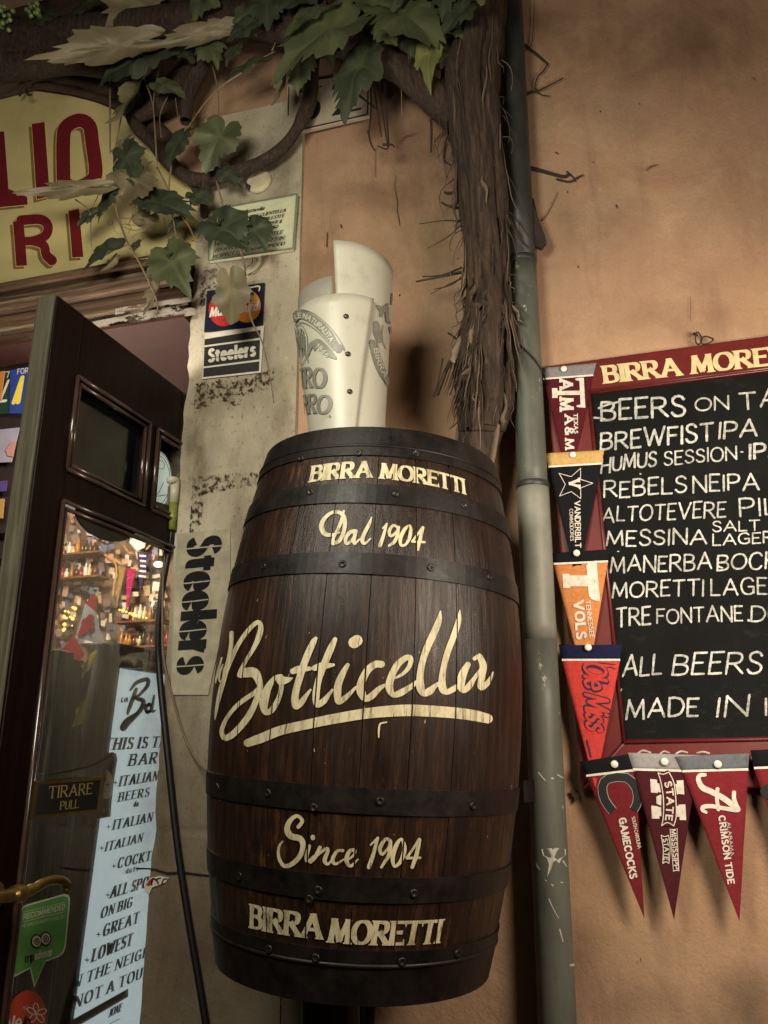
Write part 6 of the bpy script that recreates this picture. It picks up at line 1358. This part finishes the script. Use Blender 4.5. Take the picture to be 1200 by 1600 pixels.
# little striped scarf and the red and white flag
def cloth(pts, P, nu=10, nv=10, amp=.006):
    a, b, c, d = [P.at(*q) for q in pts]; mb = MB()
    mb.grid(lambda u, v: a.lerp(b, u).lerp(d.lerp(c, u), v)+P.n*(amp*math.sin(u*7+v*3)), nu, nv); return mb
FP = Flat(Vector((-.80, .08, 0)), Vector((.55, -.83, 0)))
fl = thing('flag', 'small red and white maple leaf flag hanging from a stick on menu frame', 'flag', FP.at(130, 1040))
z10 = zm(80, 780, 5.716)
fold = lambda q, k: q
M['flag_red'] = felt('flag_red', '#b8343a'); M['flag_white'] = felt('flag_white', '#c9c3bb')
class FS:
    n = FP.n
    def px(s, x, y, o): return FP.at(x, y)+FP.n*(o+.002*math.sin(x*.16+y*.05))
    def at(s, x, y): return FP.at(x, y)
fs_ = FS()
def strip(pts, mat, name, off):
    mb = MB(); a, b, c, d = [Vector((*z10(*q), 0)) for q in pts]
    mb.grid(lambda u, v: fs_.px(*(a.lerp(b, u).lerp(d.lerp(c, u), v)[:2]), off), 10, 10); obj(name, mb, mat, fl)
strip([(385, 840), (408, 870), (402, 1010), (305, 930)], M['flag_red'], 'hoist_stripe', 0)
strip([(305, 930), (402, 1010), (480, 1285), (212, 1250)], M['flag_white'], 'white_field', .0)
strip([(210, 1205), (225, 1290), (285, 1385), (300, 1390)], M['flag_white'], 'white_corner', -.0006)
strip([(205, 1210), (300, 1388), (180, 1525), (98, 1345)], M['flag_red'], 'fly_stripe', 0.0004)
mb = MB()
mlf = [(368, 1030), (352, 1035), (345, 1022), (300, 1075), (288, 1062), (265, 1110), (270, 1120), (250, 1175), (232, 1232), (290, 1215), (325, 1175), (352, 1205), (372, 1222), (345, 1175), (390, 1158), (380, 1140), (392, 1120), (376, 1095), (388, 1060)]
poly(mb, mlf, fs_, z10, .0042); obj('leaf_emblem', mb, M['flag_red'], fl)
mb = MB(); mb.tube([fs_.px(*z10(395, 820), 0), fs_.px(*z10(412, 900), 0), fs_.px(*z10(440, 1150), -.0), fs_.px(*z10(500, 1420), -.02)], .0025, 8); mb.ball(fs_.px(*z10(394, 815), 0), .005); obj('stick', mb, M['brass'], fl)
sc_ = thing('scarf', 'yellow and black scarf hanging behind the flag', 'scarf', FP.at(115, 1140)); FP2 = Flat(Vector((-.83, 0, 0)), DN)
M['scarf_y'] = felt('scarf_yellow', '#a8903c')
obj('yellow_end', cloth([(118, 1108), (136, 1085), (132, 1128), (112, 1138)], FP2), M['scarf_y'], sc_); obj('black_band', cloth([(124, 1072), (140, 1040), (136, 1085), (118, 1108)], FP2), F['felt_black'], sc_); obj('yellow_top', cloth([(126, 1040), (150, 1015), (140, 1042), (128, 1060)], FP2), M['scarf_y'], sc_)
# ------------------------------------------------------------------ crowded back wall of the bar
rnd = random.Random(5); YW = YB-.02; BW = IP(YW)
g1 = 'papers pinned on the bar back wall'
pc = ['#c8b9a6', '#b7a08a', '#8d7a6a', '#d3c9ba', '#6d5a58', '#a58a62', '#4a4548', '#b58e7a', '#7a6d80', '#59617a', '#c0b49a']
BOT = [simple('bottle_'+c[1:], c, .25, .15) for c in ('#3a2a18', '#2c3a28', '#a8742c', '#c9b48a', '#5a3420', '#8a2a26', '#d8d0c0')]
PM = [simple('paper_'+c[1:], c, .6, .2, 40) for c in pc]
def rect(x, y, w_, h, a): 
    ca, sa = math.cos(a), math.sin(a); return [(x+dx*ca-dy*sa, y+dx*sa+dy*ca) for dx, dy in ((-w_, -h), (w_, -h), (w_, h), (-w_, h))]
for i in range(270):
    x, y = rnd.uniform(85, 262), rnd.uniform(790, 1015)
    P = IP(YW-.004-.0004*i); mb = MB(); poly(mb, rect(x, y, rnd.uniform(2, 6.5), rnd.uniform(2.5, 8.5), rnd.uniform(-.3, .3)), P, None, 0, .002); o = obj('paper', mb, rnd.choice(PM)); tag(o, 'small paper or photo pinned on the crowded bar back wall', 'paper', g1)
# glass shelf line with small bottles
for row, (y0, x0, x1, ysh) in enumerate(((905, 92, 150, .14), (1012, 185, 262, .2), (972, 200, 250, .16), (868, 96, 150, .15))):
    a, b = W(x0, y0, YW-ysh), W(x1, y0, YW-ysh); mb = MB(); mb.box((a.x-.05, YW-ysh-.05, a.z-.012), (b.x+.05, YW-.07, a.z)); tag(obj('shelf', mb, M['shelf']), ['short upper left bar shelf with bottles', 'long low bar shelf above the menu board', 'middle bar shelf under the string lights', 'highest bar shelf with bottles'][row], 'shelf')
    k = int((x1-x0)/6.5)
    for i in range(k):
        p = a.lerp(b, (i+.5)/k); h = rnd.uniform(.05, .1); r = rnd.uniform(.011, .016); mb = MB()
        mb.lathe([(0, 0), (r, 0), (r, h*.6), (r*.4, h*.75), (r*.4, h), (0, h)], Vector((p.x+rnd.uniform(-.005, .005), YW-ysh, a.z)), 10)
        tag(obj('bottle', mb, rnd.choice(BOT) if 'BOT' in globals() else PM[i % 11]), 'small bottle on a bar shelf', 'bottle', 'bottles on the bar shelves')
# long pennants, ribbons and the pale triangular banner
def longflag(label, a, b, c, col, y):
    mb = MB(); P = IP(y); mb.prism([P.at(*a), P.at(*b), P.at(*c)], Vector((0, -.003, 0))); return tag(obj('hanging_pennant', mb, felt('felt_'+col[1:], col)), label, 'pennant')
longflag('magenta and red narrow pennant on the bar back wall', (199, 888), (213, 889), (197, 958), '#a02a58', YW-.12)
purple_ = longflag('purple narrow pennant with pale letters on the bar back wall', (215, 862), (236, 866), (219, 925), '#3f2c58', YW-.13)
longflag('yellow brown narrow pennant beside the magenta one', (184, 884), (197, 888), (182, 950), '#8a6f3c', YW-.11)
mb = MB(); P = IP(YW-.14); trace(mb, [[(219+1.5*math.sin(i), 868+i*8, 3.2), (227, 869+i*8, 3.2)] for i in range(5)], P, lambda x, y: (x, y), .0005, n=3); obj('lettering', mb, PM[3], purple_)
mb = MB(); poly(mb, [(203, 848), (214, 833), (230, 841), (226, 856), (214, 861)], IP(YW-.15), None, 0, .004); tag(obj('pale_banner', mb, PM[3]), 'pale shield shaped board under the half round panel', 'board')
mb = MB(); P = IP(YW-.14)
for s in ('163,866,2.5 172,872,3 182,876,3.5 190,882,3', '172,866,3 178,876,3 182,890,3 178,915,3 176,930,2.5', '194,853,3 200,862,3 207,864,3', '229,858,3 234,852,3 236,846,2'): trace(mb, [s], P, lambda x, y: (x, y), .0, n=4)
tag(obj('carved_figure', mb, simple('carved_wood', '#a27a4a', .6, .3)), 'carved wooden stick figure hanging on the bar back wall', 'carving')
# lit bulbs of the string lights
t = NT('lit_amber_bulb'); t.color(lin('#ffcf70')); t.b.inputs['Emission Color'].default_value = lin('#ffc04a'); t.b.inputs['Emission Strength'].default_value = 2.6; M['bulb'] = t.m
t = NT('lit_white_lamp'); t.color(lin('#fff2d8')); t.b.inputs['Emission Color'].default_value = lin('#fff0d0'); t.b.inputs['Emission Strength'].default_value = 2.2; M['lampw'] = t.m
sl = thing('string_lights', 'string of small amber bulbs across the bar back wall', 'string lights', W(205, 962, YW-.2))
mb = MB()
for i in range(9): mb.ball(W(187+i*5.2, 953+i*1.7+rnd.uniform(-1, 1), YW-.2), rnd.uniform(.006, .011), 0, 8, 6)
obj('bulbs', mb, M['bulb'], sl)
mb = MB(); mb.tube([W(180, 950, YW-.2), W(205, 960, YW-.2), W(236, 969, YW-.2)], .002, 6); obj('wire', mb, M['black'], sl)
sl = thing('string_lights', 'cluster of amber bulbs at the far left behind the flag', 'string lights', W(102, 985, YW-.2)); mb = MB()
for i in range(16): mb.ball(W(rnd.uniform(92, 120), rnd.uniform(945, 985), YW-.2), rnd.uniform(.005, .011), 0, 8, 6)
obj('bulbs', mb, M['bulb'], sl); mb = MB(); mb.tube([W(92, 950, YW-.2), W(105, 965, YW-.2), W(120, 980, YW-.2)], .002, 6); obj('wire', mb, M['black'], sl)
lm = thing('wall_lamp', 'small lit white lamp shade at the jamb edge', 'lamp', W(250, 888, 1.2)); mb = MB(); mb.ball(W(248, 882, 1.2), .02, 0, 14, 10, (1.2, 1, .7)); obj('lamp_shade', mb, M['lampw'], lm); mb = MB(); mb.tube([W(248, 882, 1.2)+Vector((0, 0, .01)), W(248, 860, 1.2), W(248, 800, 1.2)], .003, 6); obj('cord', mb, M['black'], lm)
t = NT('lit_blue_tube'); t.color(lin('#8f8ad0')); t.b.inputs['Emission Color'].default_value = lin('#8f86d8'); t.b.inputs['Emission Strength'].default_value = .9; M['neon'] = t.m
ne = MB(); ne.tube([W(70, 1110, 1.2), W(66, 1200, 1.2)], .012, 8); tag(obj('neon_tube', ne, M['neon']), 'violet neon tube low behind the door glass', 'neon light')
